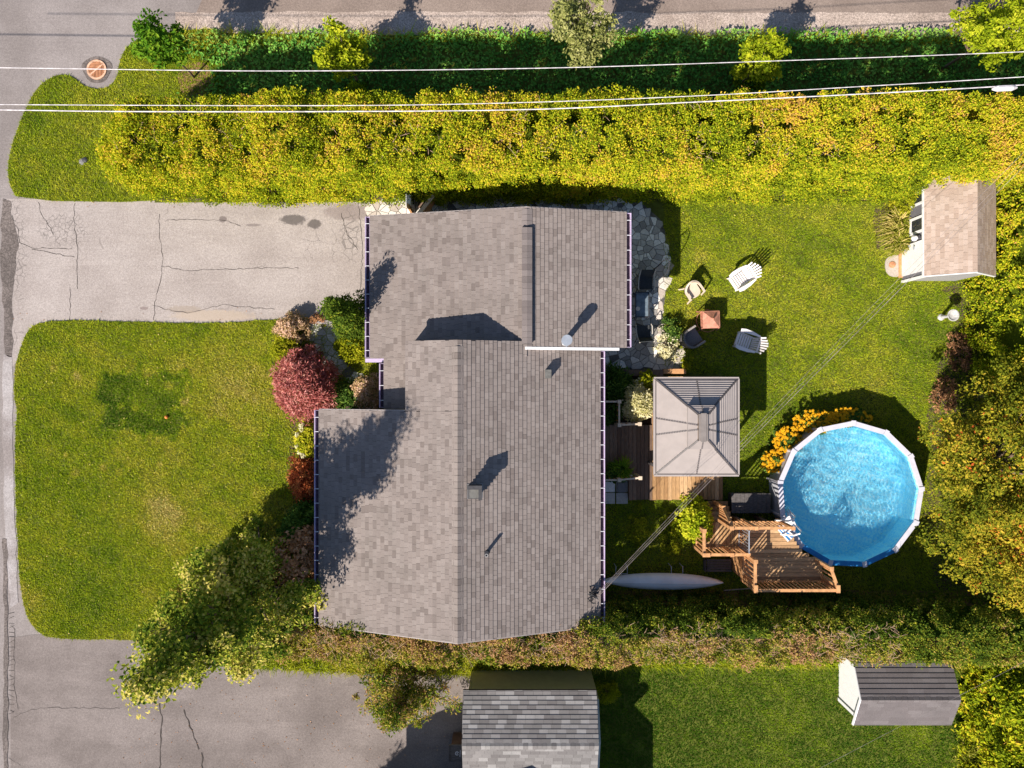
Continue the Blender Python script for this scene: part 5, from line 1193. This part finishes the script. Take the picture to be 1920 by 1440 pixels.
m = MB(); tub(m, .275, .30, .40, .56, R(205), R(335), 16, lambda a: .56+.2*max(0, math.cos(a-R(270)))**2.0); m.build('back_shell', M, tc, local=True)
for s in (-1, 1):
    m = MB(); m.prism([(s*.27, -.06), (s*.335, -.06), (s*.345, .26), (s*.26, .28)], .575, .605); m.build('armrest', M, tc, local=True)
    m = MB(); m.beam((s*.30, .25, .574), (s*.31, .32, 0), .06, .05); m.build('front_leg', M, tc, local=True)
    m = MB(); m.beam((s*.24, -.24, .40), (s*.29, -.31, 0), .06, .05); m.build('rear_leg', M, tc, local=True)
wc = thing('wicker_chair', 'grey wicker armchair in shade between patio and copper fire pit', 'chair', (X(1294, .3), Y(636, .3), .03), R(-57))
m = MB(); m.bb(-.27, .27, -.24, .34, .16, .40); m.build('seat', MAT['wicker'], wc, local=True)
m = MB(); tub(m, .29, .36, .08, .7, R(180), R(360), 18, lambda a: .62+.16*max(0, math.cos(a-R(270)))); m.build('backrest', MAT['wicker'], wc, local=True)
for s in (-1, 1):
    m = MB(); m.bb(s*.295, s*.365, .001, .36, .08, .6); m.build('arm', MAT['wickerl'], wc, local=True)
for (a, c) in ((-.31, .31), (.31, .31), (-.24, -.24), (.24, -.24)):
    m = MB(); m.bb(a-.03, a+.03, c-.03, c+.03, 0, .079); m.build('leg', MAT['wicker'], wc, local=True)
fp = thing('fire_pit', 'square copper fire pit with pyramid lid in the middle of the chairs', 'fire pit', (X(1331, .5), Y(600, .5), .03), R(2))
m = MB(); m.add([(-.30, -.30, .66), (.30, -.30, .66), (.30, .30, .66), (-.30, .30, .66), (0, 0, .86)], [(0, 1, 4), (1, 2, 4), (2, 3, 4), (3, 0, 4), (3, 2, 1, 0)]); lid = m.build('lid', MAT['copper'], fp, local=True)
m = MB(); m.lathe((0, 0, .86), [(.03, 0), (.03, .05), (.05, .07), (.02, .1)], 10); m.build('lid_knob', MAT['copper'], lid, local=True)
m = MB(); m.bb(-.31, .31, -.31, .31, .34, .37); m.build('bowl', MAT['copper'], fp, local=True)
for s, ax in ((-1, 0), (1, 0), (-1, 1), (1, 1)):
    m = MB()
    for k in range(5):
        u = -.24+k*.12
        for z in (.44, .56):
            for dx, dz in ((-.04, 0), (.04, 0), (0, -.04), (0, .04)):
                c = (s*.305, u+dx, z+dz) if ax == 0 else (u+dx, s*.305, z+dz); m.box(c, (.01, .03, .03) if ax == 0 else (.03, .01, .03), 0)
    for z in (.385, .645): m.box((s*.305, 0, z) if ax == 0 else (0, s*.305, z), (.015, .6, .03) if ax == 0 else (.6, .015, .03))
    m.build('side_screen', MAT['copper'], fp, local=True)
for a in (-1, 1):
    for b in (-1, 1):
        m = MB(); m.beam((a*.29, b*.29, .658), (a*.36, b*.36, 0), .035, .035); m.build('leg', MAT['copper'], fp, local=True)
ring = MB(); ring.path([(.42*math.cos(k*R(30)), .42*math.sin(k*R(30)), .14) for k in range(13)], .012, 5); ring.build('foot_ring', MAT['copper'], fp, local=True)
# patio set
tb = thing('patio_table', 'dark framed glass table between two black chairs on the flagstones', 'table', (X(1204.5, .7), Y(571, .7), .05))
m = MB(); 
for (x0, x1, y0, y1) in ((-.26, .26, .43, .47), (-.26, .26, -.47, -.43), (-.26, -.22, -.429, .429), (.22, .26, -.429, .429)): m.bb(x0, x1, y0, y1, .60, .635)
m.build('frame', MAT['darkmetal'], tb, local=True)
m = MB(); m.bb(-.219, .219, -.429, .429, .608, .62); m.build('table_top', MAT['glass'], tb, local=True)
for a in (-.23, .23):
    for b in (-.44, .44): m = MB(); m.beam((a, b, .599), (a*1.1, b*1.02, 0), .03, .03); m.build('leg', MAT['darkmetal'], tb, local=True)
pl_ = MB(); pl_.lathe((X(1196, .68), Y(579, .68), .672), [(.02, 0), (.075, .012), (.08, .02)], 14); tag(pl_.build('plate', MAT['taupe'], origin=(X(1196, .68), Y(579, .68), .67)), 'round tan plate on the glass patio table', 'plate')
def sling_chair(name, label, loc, rz):
    t = thing(name, label, 'chair', loc, rz, 'black sling chairs at the patio table')
    m = MB(); m.box((0, .02, .42), (.46, .46, .02), 0, .5, Matrix.Rotation(.08, 3, 'X')); m.build('seat', MAT['sling'], t, local=True)
    m = MB(); m.beam((0, -.20, .42), (0, -.38, .98), .46, .02); m.build('backrest', MAT['sling'], t, local=True)
    for s in (-1, 1):
        m = MB(); m.path([(s*.26, -.40, 1.0), (s*.26, -.22, .66), (s*.29, -.05, .655), (s*.30, .20, .65), (s*.28, .27, .60)], .022, 6); m.build('armrest', MAT['taupe'], t, local=True)
        m = MB(); m.path([(s*.27, .26, .6), (s*.27, .22, .42), (s*.28, .28, 0)], .016, 6); m.build('front_leg', MAT['darkmetal'], t, local=True)
        m = MB(); m.path([(s*.25, -.21, .42), (s*.27, -.36, 0)], .016, 6); m.build('rear_leg', MAT['darkmetal'], t, local=True)
        m = MB(); m.path([(s*.245, .25, .41), (s*.245, -.2, .42), (s*.245, -.385, .99)], .015, 6); m.build('side_frame', MAT['darkmetal'], t, local=True)
    return t
ch = sling_chair('sling_chair', 'black sling chair between glass table and curved dark hook', (X(1210, .45), Y(530, .45), .05), R(180))
dup(ch, (X(1206, .45), Y(623, .45), .05), R(4), 'black sling chair at the pale clump end of the glass table')
hk = MB(); hb = P(1226, 505, .05); hk.path([hb+Vector((.0, 0, 0)), hb+Vector((0, 0, 1.0)), hb+Vector((.06, .08, 1.35)), hb+Vector((.18, .14, 1.5)), hb+Vector((.27, .03, 1.45)), hb+Vector((.27, -.18, 1.3)), hb+Vector((.16, -.4, 1.15))], .022, 6)
tag(hk.build('plant_hook', MAT['darkmetal'], origin=tuple(hb)), 'curved dark metal hook standing on the patio edge', 'hook')
bb_ = thing('bird_bath', 'pale mossy concrete bird bath on the soil near the shed', 'bird bath', (X(1768), Y(593), .03))
c_ = (X(1763), Y(595), .03)
m = MB(); m.lathe(c_, [(.13, 0), (.12, .05), (.07, .10), (.05, .4), (.07, .66)], 16); m.build('pedestal', MAT['bath'], bb_, smooth=False)
m = MB(); m.lathe(c_, [(.07, .661), (.15, .70), (.21, .75), (.215, .78), (.185, .78), (.12, .73), (.04, .71)], 24); m.build('bowl', MAT['bath'], bb_, smooth=False)
ball = MB(); q = P(312, 782, .1); ball.lathe(tuple(q-Vector((0, 0, .07))), [(.005, 0), (.05, .02), (.07, .07), (.05, .12), (.005, .14)], 12); tag(ball.build('ball', MAT['orange'], origin=tuple(q), smooth=True), 'small orange ball in the dark patch of the front lawn', 'ball')
rkk = MB(); q = P(154, 303, .03); rkk.lathe(tuple(q), [(.13, 0), (.11, .03), (.05, .045)], 7); o = rkk.build('stone', MAT['greyvent'], origin=tuple(q)); tag(o, 'small grey stone on the corner lawn left of the hedge end', 'stone')
rkk = MB(); q = P(160, 300, .03); rkk.lathe(tuple(q), [(.12, 0), (.10, .05), (.04, .08)], 7); o = rkk.build('stone', MAT['blackvent'], origin=tuple(q)); tag(o, 'small black stone touching the grey one on the corner lawn', 'stone')
# street drain
gr = thing('drain_grate', 'rusty round cast iron drain grate in the street bay', 'drain grate', (X(182), Y(131), 0)); gc = Vector((X(182), Y(131), 0))
m = MB(); m.prism([(gc.x+.55*math.cos(a)*(1+.12*math.sin(a*3)), gc.y+.5*math.sin(a)) for a in np.linspace(0, 2*math.pi, 28)[:-1]], .003, .012); m.build('asphalt_patch', MAT['seam'], gr)
m = MB(); m.lathe((gc.x, gc.y, .013), [(.36, 0), (.36, .004), (.01, .004)], 28); m.build('pit', MAT['pit'], gr)
m = MB(); n = 32
for k in range(n):
    a0, a1 = 2*math.pi*k/n, 2*math.pi*(k+1)/n; p = lambda r, a: (gc.x+r*math.cos(a), gc.y+r*math.sin(a))
    m.prism([p(.30, a0), p(.37, a0), p(.37, a1), p(.30, a1)], .014, .045)
m.build('ring', MAT['rustpale'], gr)
dv = Vector((1, .85, 0)).normalized()
m = MB(); m.beam(gc-dv*.31+Vector((0, 0, .035)), gc+dv*.31+Vector((0, 0, .035)), .05, .03); m.build('centre_bar', MAT['rustpale'], gr)
for k in range(9):
    u = -.16+k*.054; e = math.sqrt(.305**2-u*u); xd = min(u/.85-.02, e)
    if xd > -e+.04: m = MB(); m.beam((gc.x+xd, gc.y+u, .034), (gc.x-e, gc.y+u, .034), .030, .022); m.build('bar', MAT['rust'], gr)
    yd = min(u*.85-.02, e)
    if yd > -e+.04: m = MB(); m.beam((gc.x+u, gc.y+yd, .034), (gc.x+u, gc.y-e, .034), .030, .022); m.build('bar', MAT['rust'], gr)
# gate and lumber at the garage corner
gg = thing('garden_gate', 'white gate panel between the hedge and the garage corner', 'gate', (X(766), Y(380), 0))
m = MB(); m.bb(X(761, 1.1), X(770, 1.1), Y(399), Y(362), .05, 1.1); m.build('panel', MAT['white'], gg)
m = MB(); m.bb(X(772), X(776), Y(364), Y(358), 0, 1.3); m.bb(X(772), X(776), Y(404), Y(398), 0, 1.3); m.build('gate_post', MAT['rail'], gg)
m = MB(); m.bb(X(772), X(775), Y(397), Y(365), 1.0, 1.06); m.bb(X(772), X(775), Y(397), Y(365), .2, .26); m.build('crossbar', MAT['wood_dark'], gg)
lm = MB(); lm.beam(P(784, 402, .5), P(813, 366, 1.0), .14, .05); tag(lm.build('leaning_plank', MAT['postcap'], origin=tuple(P(798, 385, .5))), 'pale plank leaning diagonally behind the white gate', 'plank')
lm = MB(); lm.beam(P(797, 402, .2), P(815, 368, .4), .22, .04); tag(lm.build('plywood_sheet', MAT['rail'], origin=tuple(P(800, 390, .1))), 'tan wooden board lying beside the leaning plank', 'board')
lm = MB(); lm.tube(P(789, 384, .02), P(789, 384, .3), .1, .13, 12); tag(lm.build('plant_pot', MAT['wood_dark'], origin=tuple(P(789, 384, .02))), 'small brown pot beside the leaning plank', 'pot')

# ------------------------------------------------------------------ hedges, trees, shrubs
def top_t(C, t, sd, w):      # golden dry tips above, greener flanks
    x = C[:, 0]; n1 = vnoise(x, C[:, 1]*1.0, 2.2, 61); n2 = vnoise(x, C[:, 1]+C[:, 2], 0.7, 62)
    return np.where(sd < .5, .52, .46)+.34*(n1-.5)+.36*(n2-.5)+.30*(NP.random(len(x))-.5)+.10*np.clip((C[:, 2]-2.5)/2, -1, 1)
hedge('cedar_hedge', 'tall golden green cedar hedge stretching behind the house along the ditch', (-14.1, 8.0), (27, 8.0), 1.17, 4.45, 10.0, 112, MAT['cedar'], top_t, hfun=lambda t: 4.45-.75*np.clip(.16-t, 0, 1)/.16, ln=.076, wd=.040, rr=.24, hvar=.22, twigs=380)
hedge('cedar_hedge', 'cedar hedge behind the shed and bird bath at the garden end', (18.3, 9.0), (18.3, -.4), 1.4, 4.2, 7.5, 72, MAT['cedar'], lambda C, t, sd, w: .46+.4*(vnoise(C[:, 0], C[:, 1]+C[:, 2], .8, 63)-.5)+.25*(vnoise(C[:, 0], C[:, 1], 2.5, 64)-.5), faces=('r', 't'), ln=.095, wd=.048, rr=.25)
def bot_t(C, t, sd, w):
    x = C[:, 0]; n1 = vnoise(x, C[:, 1]+C[:, 2], .8, 65); n2 = vnoise(x, C[:, 1], 1.6, 66)
    b = np.where((sd < .5) & (w < .55), 1, 0)*np.clip((12.5-x)/2.5, 0, 1)*np.clip((x+9.5)/2, 0, 1)
    return .40+.4*(n1-.5)+.24*(NP.random(len(x))-.5)+.10*(w < -.7)+b*np.clip(.26+.75*(n2-.35), 0, .55)
hedge('cedar_hedge', 'thinning cedar hedge with bare brown twigs between house and neighbour', (-9.4, -8.50), (25, -8.50), .68, 3.6, 9.5, 80, MAT['cedar_dark'], bot_t, hfun=lambda t: 3.6-.8*np.clip(.12-t, 0, 1)/.12, twigs=1300, ln=.085, wd=.040, rr=.2, hvar=.3)
hedge('cedar_hedge', 'bright green hedge at the end of the neighbour lawn behind the charcoal shed', (18.0, -9.0), (18.0, -17.5), 1.3, 2.9, 7.5, 68, MAT['cedar'], lambda C, t, sd, w: .42+.35*(vnoise(C[:, 0], C[:, 1]+C[:, 2], .8, 67)-.5), faces=('r', 't'))
def ash_t(C): return .3*(vnoise(C[:, 0], C[:, 1], 1.3, 71)-.4)+.10*(C[:, 2]-3.5)/2.5
tree('rowan_tree', 'rowan tree with golden leaves and orange berries overhanging the pool', (15.9, -2.7, 0), 6.2, [(0, 0, 4.0, 2.3, 2.3, 1.5, 120), (-1.0, .3, 3.4, 1.5, 1.4, 1.0, 55), (.8, 1.2, 4.6, 1.4, 1.5, 1.1, 55), (-.5, -1.2, 3.6, 1.5, 1.3, 1.0, 50)], MAT['ash'], 84, .105, .058, .48, .24, .13, .36, 'rowan trees beyond the pool', tfun=ash_t, berries=16)
tree('rowan_tree', 'rowan tree with the yellowest leaves at the shaded hedge corner', (16.4, -5.3, 0), 5.8, [(0, 0, 3.8, 2.2, 2.0, 1.4, 120), (-1.2, .2, 3.2, 1.4, 1.4, 1.0, 60), (.6, -.9, 3.8, 1.6, 1.5, 1.2, 60), (-.4, 1.3, 3.4, 1.3, 1.2, .9, 40)], MAT['ash'], 84, .10, .056, .58, .22, .13, .36, 'rowan trees beyond the pool', tfun=ash_t, berries=16)
tree('rowan_tree', 'darker rowan tree between the pool and the garden end hedge', (17.4, -.4, 0), 5.6, [(0, 0, 3.7, 1.8, 1.7, 1.4, 100), (-1.1, .1, 3.0, 1.2, 1.2, .9, 45), (.5, 1.0, 4.0, 1.3, 1.2, 1.0, 45), (1.5, -1.6, 4.3, 1.5, 1.4, 1.1, 60), (1.4, -3.6, 4.6, 1.5, 1.6, 1.1, 60)], MAT['ash'], 80, .105, .058, .44, .24, .12, .36, 'rowan trees beyond the pool', tfun=ash_t, berries=12)
for c, lb in (((X(1760), Y(745), .03), 'low dry brown shrub under the darker rowan'), ((X(1790), Y(660), .03), 'reddish low shrub at the soil edge beside the bird bath')):
    bush('low_shrub', lb, 'shrub', c, .5, .8, .6, MAT['brownleaf'], 40, 26, .09, .045, .28, .3, rr=.15)
# the tall tree at the corner of the house and the growth around its foot
TB = Vector((-8.45, -6.75, 0)); lobes = []
for z, r_, n in ((2.4, 1.9, 70), (3.6, 2.0, 80), (4.8, 1.85, 75), (6.0, 1.6, 65), (7.2, 1.3, 50), (8.4, 1.0, 38), (9.5, .7, 24), (10.5, .42, 12)):
    lobes.append((rnd.uniform(-.15, .15), rnd.uniform(-.15, .15), z, r_*.82, r_*.8, .8, int(n*.7)))
    for q in range(4 if z < 9 else 2):
        an = rnd.uniform(0, 6.283); lobes.append((math.cos(an)*r_*.85, math.sin(an)*r_*.85, z+rnd.uniform(-.5, .5), r_*.33, r_*.33, .45, max(4, n//7)))
tree('tall_tree', 'tall dark green tree leaning over both driveway and lawn at the house corner', tuple(TB), 11.4, lobes, MAT['maple'], 74, .115, .068, .54, .26, .17, .36, jitter=.22, tfun=lambda C: .55*(vnoise(C[:, 0]+C[:, 2]*.6, C[:, 1], .9, 73)-.5))
bush('tall_shrub', 'pale leaved shrub on the lawn side of the tall tree', 'shrub', (-10.0, -6.9, .03), 1.2, 1.0, 3.2, MAT['maple'], 150, 50, .12, .075, .68, .25, rr=.3)
bush('tall_shrub', 'golden brown shrub at the driveway end of the long hedge', 'shrub', (-11.6, -8.35, .03), 1.1, .95, 1.9, MAT['cedar_dark'], 150, 46, .11, .05, .74, .25, rr=.25, mode='spray')
bush('tall_shrub', 'dark green shrub in the shade beside the left gutter', 'shrub', (-7.4, -5.3, .03), .9, 1.0, 2.0, MAT['deepgreen'], 90, 44, .12, .075, .45, .3, rr=.26)
bush('red_leaf_shrub', 'copper leaved shrub beside the trunk of the tall tree', 'shrub', (-7.3, -6.1, .03), .95, 1.0, 3.8, MAT['brownleaf'], 120, 38, .13, .08, .62, .25, rr=.26)
bush('tall_shrub', 'yellowish shrub between the hedge and the tall tree', 'shrub', (-9.1, -8.2, .03), 1.3, .7, 2.4, MAT['cedar_dark'], 130, 46, .12, .06, .62, .25, rr=.26)
# shrubs along the front of the house
tree('cedar_tree', 'dark pointed cedar against the left gutter by the entrance path', (-5.5, 2.25, 0), 5.0, [(0, 0, z, r_, r_, .55, n) for z, r_, n in ((.6, .9, 42), (1.4, .85, 42), (2.2, .75, 38), (3.0, .6, 30), (3.8, .4, 18), (4.5, .2, 9))]+[(-.35, .3, 3.7, .2, .2, .35, 8)], MAT['cedar_dark'], 60, .13, .05, .22, .12, .08, .25, mode='spray', up=.5)
bush('juniper', 'bright green spreading juniper between entrance path and cedar', 'shrub', (X(668), Y(652), .03), .7, .5, .9, MAT['gold'], 75, 50, .11, .045, .40, .2, rr=.2, mode='spray')
bush('barberry', 'large purple red barberry at the corner of the front lawn', 'shrub', (X(580, .3), Y(722, .3), .03), 1.08, 1.3, 1.7, MAT['red'], 210, 60, .17, .035, .52, .26, rr=.26, mode='spray', up=.2)
bush('barberry', 'small orange red barberry against the left gutter', 'shrub', (X(580, .2), Y(896, .2), .03), .62, .95, 1.1, MAT['redo'], 100, 55, .13, .035, .55, .28, rr=.2, mode='spray', up=.2)
bush('spirea', 'pinkish spirea at the driveway end of the entrance path', 'shrub', (X(550, .2), Y(616, .2), .03), .55, .5, .8, MAT['spirea'], 70, 40, .08, .05, .72, .2, rr=.16)
bush('juniper', 'yellow green juniper on the lawn edge below the spirea', 'shrub', (X(541, .2), Y(662, .2), .03), .55, .75, .8, MAT['gold'], 80, 50, .10, .04, .55, .25, rr=.17, mode='spray')
bush('hydrangea', 'yellow green hydrangea with white flower heads against the left gutter', 'shrub', (X(583, .2), Y(820, .2), .03), .42, .75, 1.0, MAT['gold'], 75, 40, .11, .07, .68, .22, rr=.18)
fl_ = bpy.data.objects['hydrangea']; C = np.array([(X(565+NP.normal(0, 3), .8), Y(y_, .8), .85) for y_ in (797, 806, 815, 824, 836, 845, 852)])+NP.normal(0, .04, (7, 3))
leaves('flower_head', MAT['cream'], fl_, C, np.full(7, .10), 60, .05, .05, np.full(7, .95), mode='broad', up=.5)
bush('shrub', 'pinkish cream shrub at the inner corner of the entrance', 'shrub', (X(692, .3), Y(735, .3), .03), .52, .6, 1.1, MAT['spirea'], 85, 44, .09, .055, .66, .28, rr=.2)
bush('shrub', 'dark green groundcover shrub between the entrance shrubs and barberry', 'shrub', (X(648, .1), Y(742, .1), .03), .55, .5, .5, MAT['deepgreen'], 50, 40, .11, .07, .5, .3, rr=.18)
bush('shrub', 'tiny pale weed shrub on the driveway side of the kerb', 'shrub', (X(598), Y(598), .02), .35, .12, .45, MAT['brownleaf'], 18, 26, .07, .04, .3, .2, rr=.1)
# planting between house and low deck
bush('fern', 'deep green fern clump between house and white hydrangea', 'plant', (X(1150, .4), Y(724, .4), .06), .62, .72, 1.0, MAT['deepgreen'], 85, 40, .17, .05, .5, .3, rr=.22, mode='spray', up=.2)
bush('fern', 'dark low plants between the railing and the house wall', 'plant', (X(1145, .3), Y(776, .3), .06), .35, .35, .7, MAT['deepgreen'], 35, 34, .12, .06, .35, .3, rr=.16)
bush('shrub', 'small yellow green shrub at the gazebo corner above the hydrangea', 'shrub', (X(1213, .5), Y(716, .5), .06), .38, .36, 1.1, MAT['gold'], 45, 36, .09, .05, .42, .3, rr=.15)
bush('panicle_hydrangea', 'cream white flowering hydrangea between the railing and gazebo', 'shrub', (X(1193, .6), Y(752, .6), .06), .52, .72, 1.75, MAT['cream'], 115, 46, .08, .055, .58, .3, rr=.19)
g_ = thing('ornamental_grass', 'spiky green grass plant beside the square pavers railing', 'plant', (X(1163, .4), Y(877, .4), hD)); tuft('blades', MAT['sapling'], g_, (X(1163, .4), Y(877, .4), hD), 170, .52, .75, .03, .75, .25, 1.0)
bush('shrub', 'trailing dark foliage at the foot of the spiky grass plant', 'plant', (X(1150, .4), Y(884, .4), hD), .5, .32, .5, MAT['deepgreen'], 50, 32, .09, .06, .5, .4, rr=.14)
bush('shrub', 'added pale clump imitating dappled light on the patio corner', 'shrub', (X(1252, .3), Y(648, .3), .04), .5, .55, .6, MAT['cream'], 26, 26, .06, .05, .85, .3, rr=.16)  # added clump: its pale leaves imitate dappled light on the paving
bush('shrub', 'thin dark leafy shrub between patio edge and wicker chair', 'shrub', (X(1258, .2), Y(622, .2), .04), .38, .45, .55, MAT['deepgreen'], 34, 26, .08, .05, .55, .4, rr=.15)
bush('shrub', 'narrow lime green plants along the patio end by the timber step', 'plant', (X(1287, .2), Y(672, .2), .03), .12, .5, .45, MAT['gold'], 34, 30, .08, .04, .5, .25, rr=.12)
bush('clematis', 'lime green vine spilling over the landing corner beside the stairs', 'plant', (X(1304, .8), Y(975, .8), .03), .55, .78, 1.7, MAT['lime'], 120, 40, .12, .08, .62, .3, rr=.22)
bush('shrub', 'yellow green weeds on the small lawn beside the house', 'plant', (X(1195), Y(985), .03), .45, .8, .35, MAT['gold'], 24, 20, .08, .05, .5, .3, rr=.14, stems=False)
bush('shrub', 'yellow green clump in front of the lime vine', 'plant', (X(1255), Y(1000), .03), .35, .75, .5, MAT['gold'], 34, 26, .08, .05, .5, .25, rr=.15, stems=False)
# yellow flowers round the pool
for k, (a, b, rx, ry, lb) in enumerate(((1590, 782, .8, .32, 'yellow flower clump at the top of the pool rim'), (1525, 790, .75, .4, 'widest yellow flower clump along the upper left pool wall'), (1475, 826, .5, .5, 'yellow flower clump by the pool upright above the side wall'), (1446, 864, .42, .4, 'lowest yellow flower clump nearest the storage box'))):
    rt = bush('coneflower', lb, 'flowers', (X(a, .3), Y(b, .3), .03), rx, ry, .75, MAT['deepgreen'], int(90*rx*ry/.25*.5)+26, 28, .09, .05, .5, .3, rr=.14, group='yellow flowers round the pool')
    n = int(420*rx*ry)+40; az = NP.uniform(0, 6.283, n); rr_ = NP.random(n)**.5; q = np.stack([X(a, .6)+np.cos(az)*rr_*rx*1.05, Y(b, .6)+np.sin(az)*rr_*ry*1.05, .62+.22*NP.random(n)], 1)
    pet = np.repeat(q, 5, 0); aa = np.tile(np.arange(5)*2*np.pi/5, n)+np.repeat(NP.uniform(0, 6, n), 5); A = np.stack([np.cos(aa), np.sin(aa), -.2+0*aa], 1); A = unit(A)
    V, F = leaf_quads(pet+A*.03, A, unit(np.cross(A, np.stack([-A[:, 1], A[:, 0], 0*aa], 1)))*1.0, np.full(len(aa), .075), np.full(len(aa), .05), .1)
    o = mesh_np('flowers', V, F, np.repeat(np.clip(NP.normal(.5, .25, len(aa)), 0, 1), 4), MAT['yellowflower'], rt); o['kind'] = 'stuff'
# plants by the shed
og_ = thing('ornamental_grass', 'straw tipped ornamental grass spilling in front of the grey shed', 'plant', (X(1668), Y(440), .03))
for dx, dy in ((0, 0), (.1, .45), (.08, -.4), (.35, .1), (.3, -.3)): tuft('blades', MAT['straw'], og_, (X(1668)+dx, Y(440)+dy, .03), 150, .62, .8, .028, .52+(-.2 if dx > .2 else .1), .28, 1.1, (-.25, 0))
bush('shrub', 'yellow flecked shrub between tall hedge and shed window', 'shrub', (X(1690, .3), Y(385, .3), .03), .5, .4, 1.0, MAT['gold'], 60, 36, .08, .045, .42, .35, rr=.16)
bush('shrub', 'straw coloured weedy growth at the right edge of the neighbour lawn', 'plant', (X(1815), Y(1400), .03), .5, 1.4, .9, MAT['straw'], 80, 34, .16, .03, .42, .25, rr=.26, mode='spray', stems=False)
bush('shrub', 'small rounded golden shrub at the neighbour wall corner', 'shrub', (X(1138, .3), Y(1294, .3), .03), .42, .42, .8, MAT['gold'], 55, 44, .06, .03, .45, .2, rr=.14, mode='spray')
tree('cedar_tree', 'ragged cedar leaning over the neighbour driveway beside the grey roof', (X(775), Y(1262), 0), 4.3, [(-.1, 0, z, r_, r_*.8, .55, n) for z, r_, n in ((.7, 2.1, 70), (1.5, 1.75, 60), (2.3, 1.2, 42), (3.1, .7, 24), (3.8, .3, 9))], MAT['cedar_dark'], 60, .13, .045, .52, .36, .1, .26, mode='spray', up=.4, jitter=.26)
# street side saplings along the ditch
tree('sapling', 'thin dark green sapling with bare trunk in the ring of mulch', (X(365), Y(146), .02), 3.6, [(.0, .05, 2.6, .85, .85, .6, 60), (-.1, .2, 3.1, .55, .5, .4, 25)], MAT['sapling'], 30, .15, .075, .5, .36, .035, .22, 'saplings along the ditch', lean=(-.05, .1))
for (a, b, h, r_, mt, lb, md, n) in ((672, 158, 3.2, .78, 'lime', 'small lime yellow sapling between mulch ring and pale sapling', 'broad', 70), (1075, 128, 4.3, 1.15, 'silver', 'wide pale sapling in the middle of the ditch', 'broad', 105), (1388, 158, 3.3, .82, 'lime', 'neat lime yellow sapling above the right part of the hedge', 'broad', 62), (1765, 130, 4.6, 1.5, 'lime', 'largest lime green sapling at the right end of the ditch', 'broad', 130)):
    lo_ = [(0, 0, h*.72, r_*.7, r_*.7, h*.15, n//2)]+[(r_*.72*math.cos(q+rnd.uniform(-.3, .3)), r_*.72*math.sin(q+rnd.uniform(-.3, .3)), h*rnd.uniform(.55, .92), r_*rnd.uniform(.25, .5), r_*rnd.uniform(.25, .5), h*.09, n//7) for q in [k*2*math.pi/7 for k in range(7)]]
    tree('sapling', lb, (X(a), Y(b), .02), h, lo_, MAT[mt], 30 if mt == 'silver' else 38, .12, .065, .52, .32, .05, .22, 'saplings along the ditch')
for a, b, lb in ((672, 178, 'low green shoots at the foot of the lime sapling by the mulch'), (1405, 158, 'low green shoots at the foot of the neat lime sapling')):
    bush('shrub', lb, 'plant', (X(a), Y(b), .02), .5, .35, .5, MAT['lime'], 30, 30, .12, .06, .2, .2, rr=.2, stems=False)
# cedars standing beyond the lower edge of the picture: their shadows reach the driveway
for k, (xx, yy, h) in enumerate(((-6.6, -18.3, 6.2), (-5.2, -18.0, 5.6), (-8.3, -18.9, 5.6), (-3.9, -18.6, 5.2))):
    tree('cedar_tree', ('pointed cedar beyond the neighbour driveway, tallest of four', 'pointed cedar beyond the neighbour driveway, nearest the drive', 'pointed cedar beyond the neighbour driveway, nearest the street', 'pointed cedar beyond the neighbour driveway, nearest the house')[k], (xx, yy, 0), h,
         [(0, 0, h*z, r_, r_, h*.12, n) for z, r_, n in ((.15, .9, 30), (.35, .8, 28), (.55, .6, 22), (.75, .38, 14), (.9, .16, 6))], MAT['cedar_dark'], 40, .16, .06, .35, .2, .1, .28, 'cedars beyond the neighbour driveway', mode='spray', up=.5)

# ------------------------------------------------------------------ fallen leaves and grit
def litter(name, n, box, z, lo, hi, m, tmean, ok=None):
    x = NP.uniform(X(box[0]), X(box[1]), n); y = NP.uniform(Y(box[3]), Y(box[2]), n); k = NP.random(n) < .25+.75*vnoise(x, y, 1.5, 91)
    if ok is not None: k &= ok(x, y)
    x, y = x[k], y[k]; n = len(x); C = np.stack([x, y, np.full(n, z) if np.isscalar(z) else z(x, y)], 1); Nn = unit(NP.normal(size=(n, 3))*.25+np.array([0, 0, 1])); A = unit(np.cross(Nn, rdir(n))); l = NP.uniform(lo, hi, n)
    V, F = leaf_quads(C, A, Nn, l, l*.7, .1); o = mesh_np(name, V, F, np.repeat(np.clip(NP.normal(tmean, .25, n), 0, 1), 4), m); o['kind'] = 'stuff'; return o
litter('fallen_leaves', 330, (30, 600, 610, 1190), T+.05, .03, .07, MAT['straw'], .75, lambda x, y: inpoly(x, y, front))
litter('fallen_leaves', 420, (1260, 1800, 385, 1090), T+.05, .03, .06, MAT['straw'], .8, backmask)
litter('fallen_leaves', 420, (20, 690, 378, 604), .022, .02, .055, MAT['brownleaf'], .4, lambda x, y: NP.random(len(x)) < np.clip(.12+np.maximum(iy(y)-575, 405-iy(y))/30, 0, 1))
litter('fallen_leaves', 420, (230, 860, 1250, 1440), .022, .02, .06, MAT['brownleaf'], .45)
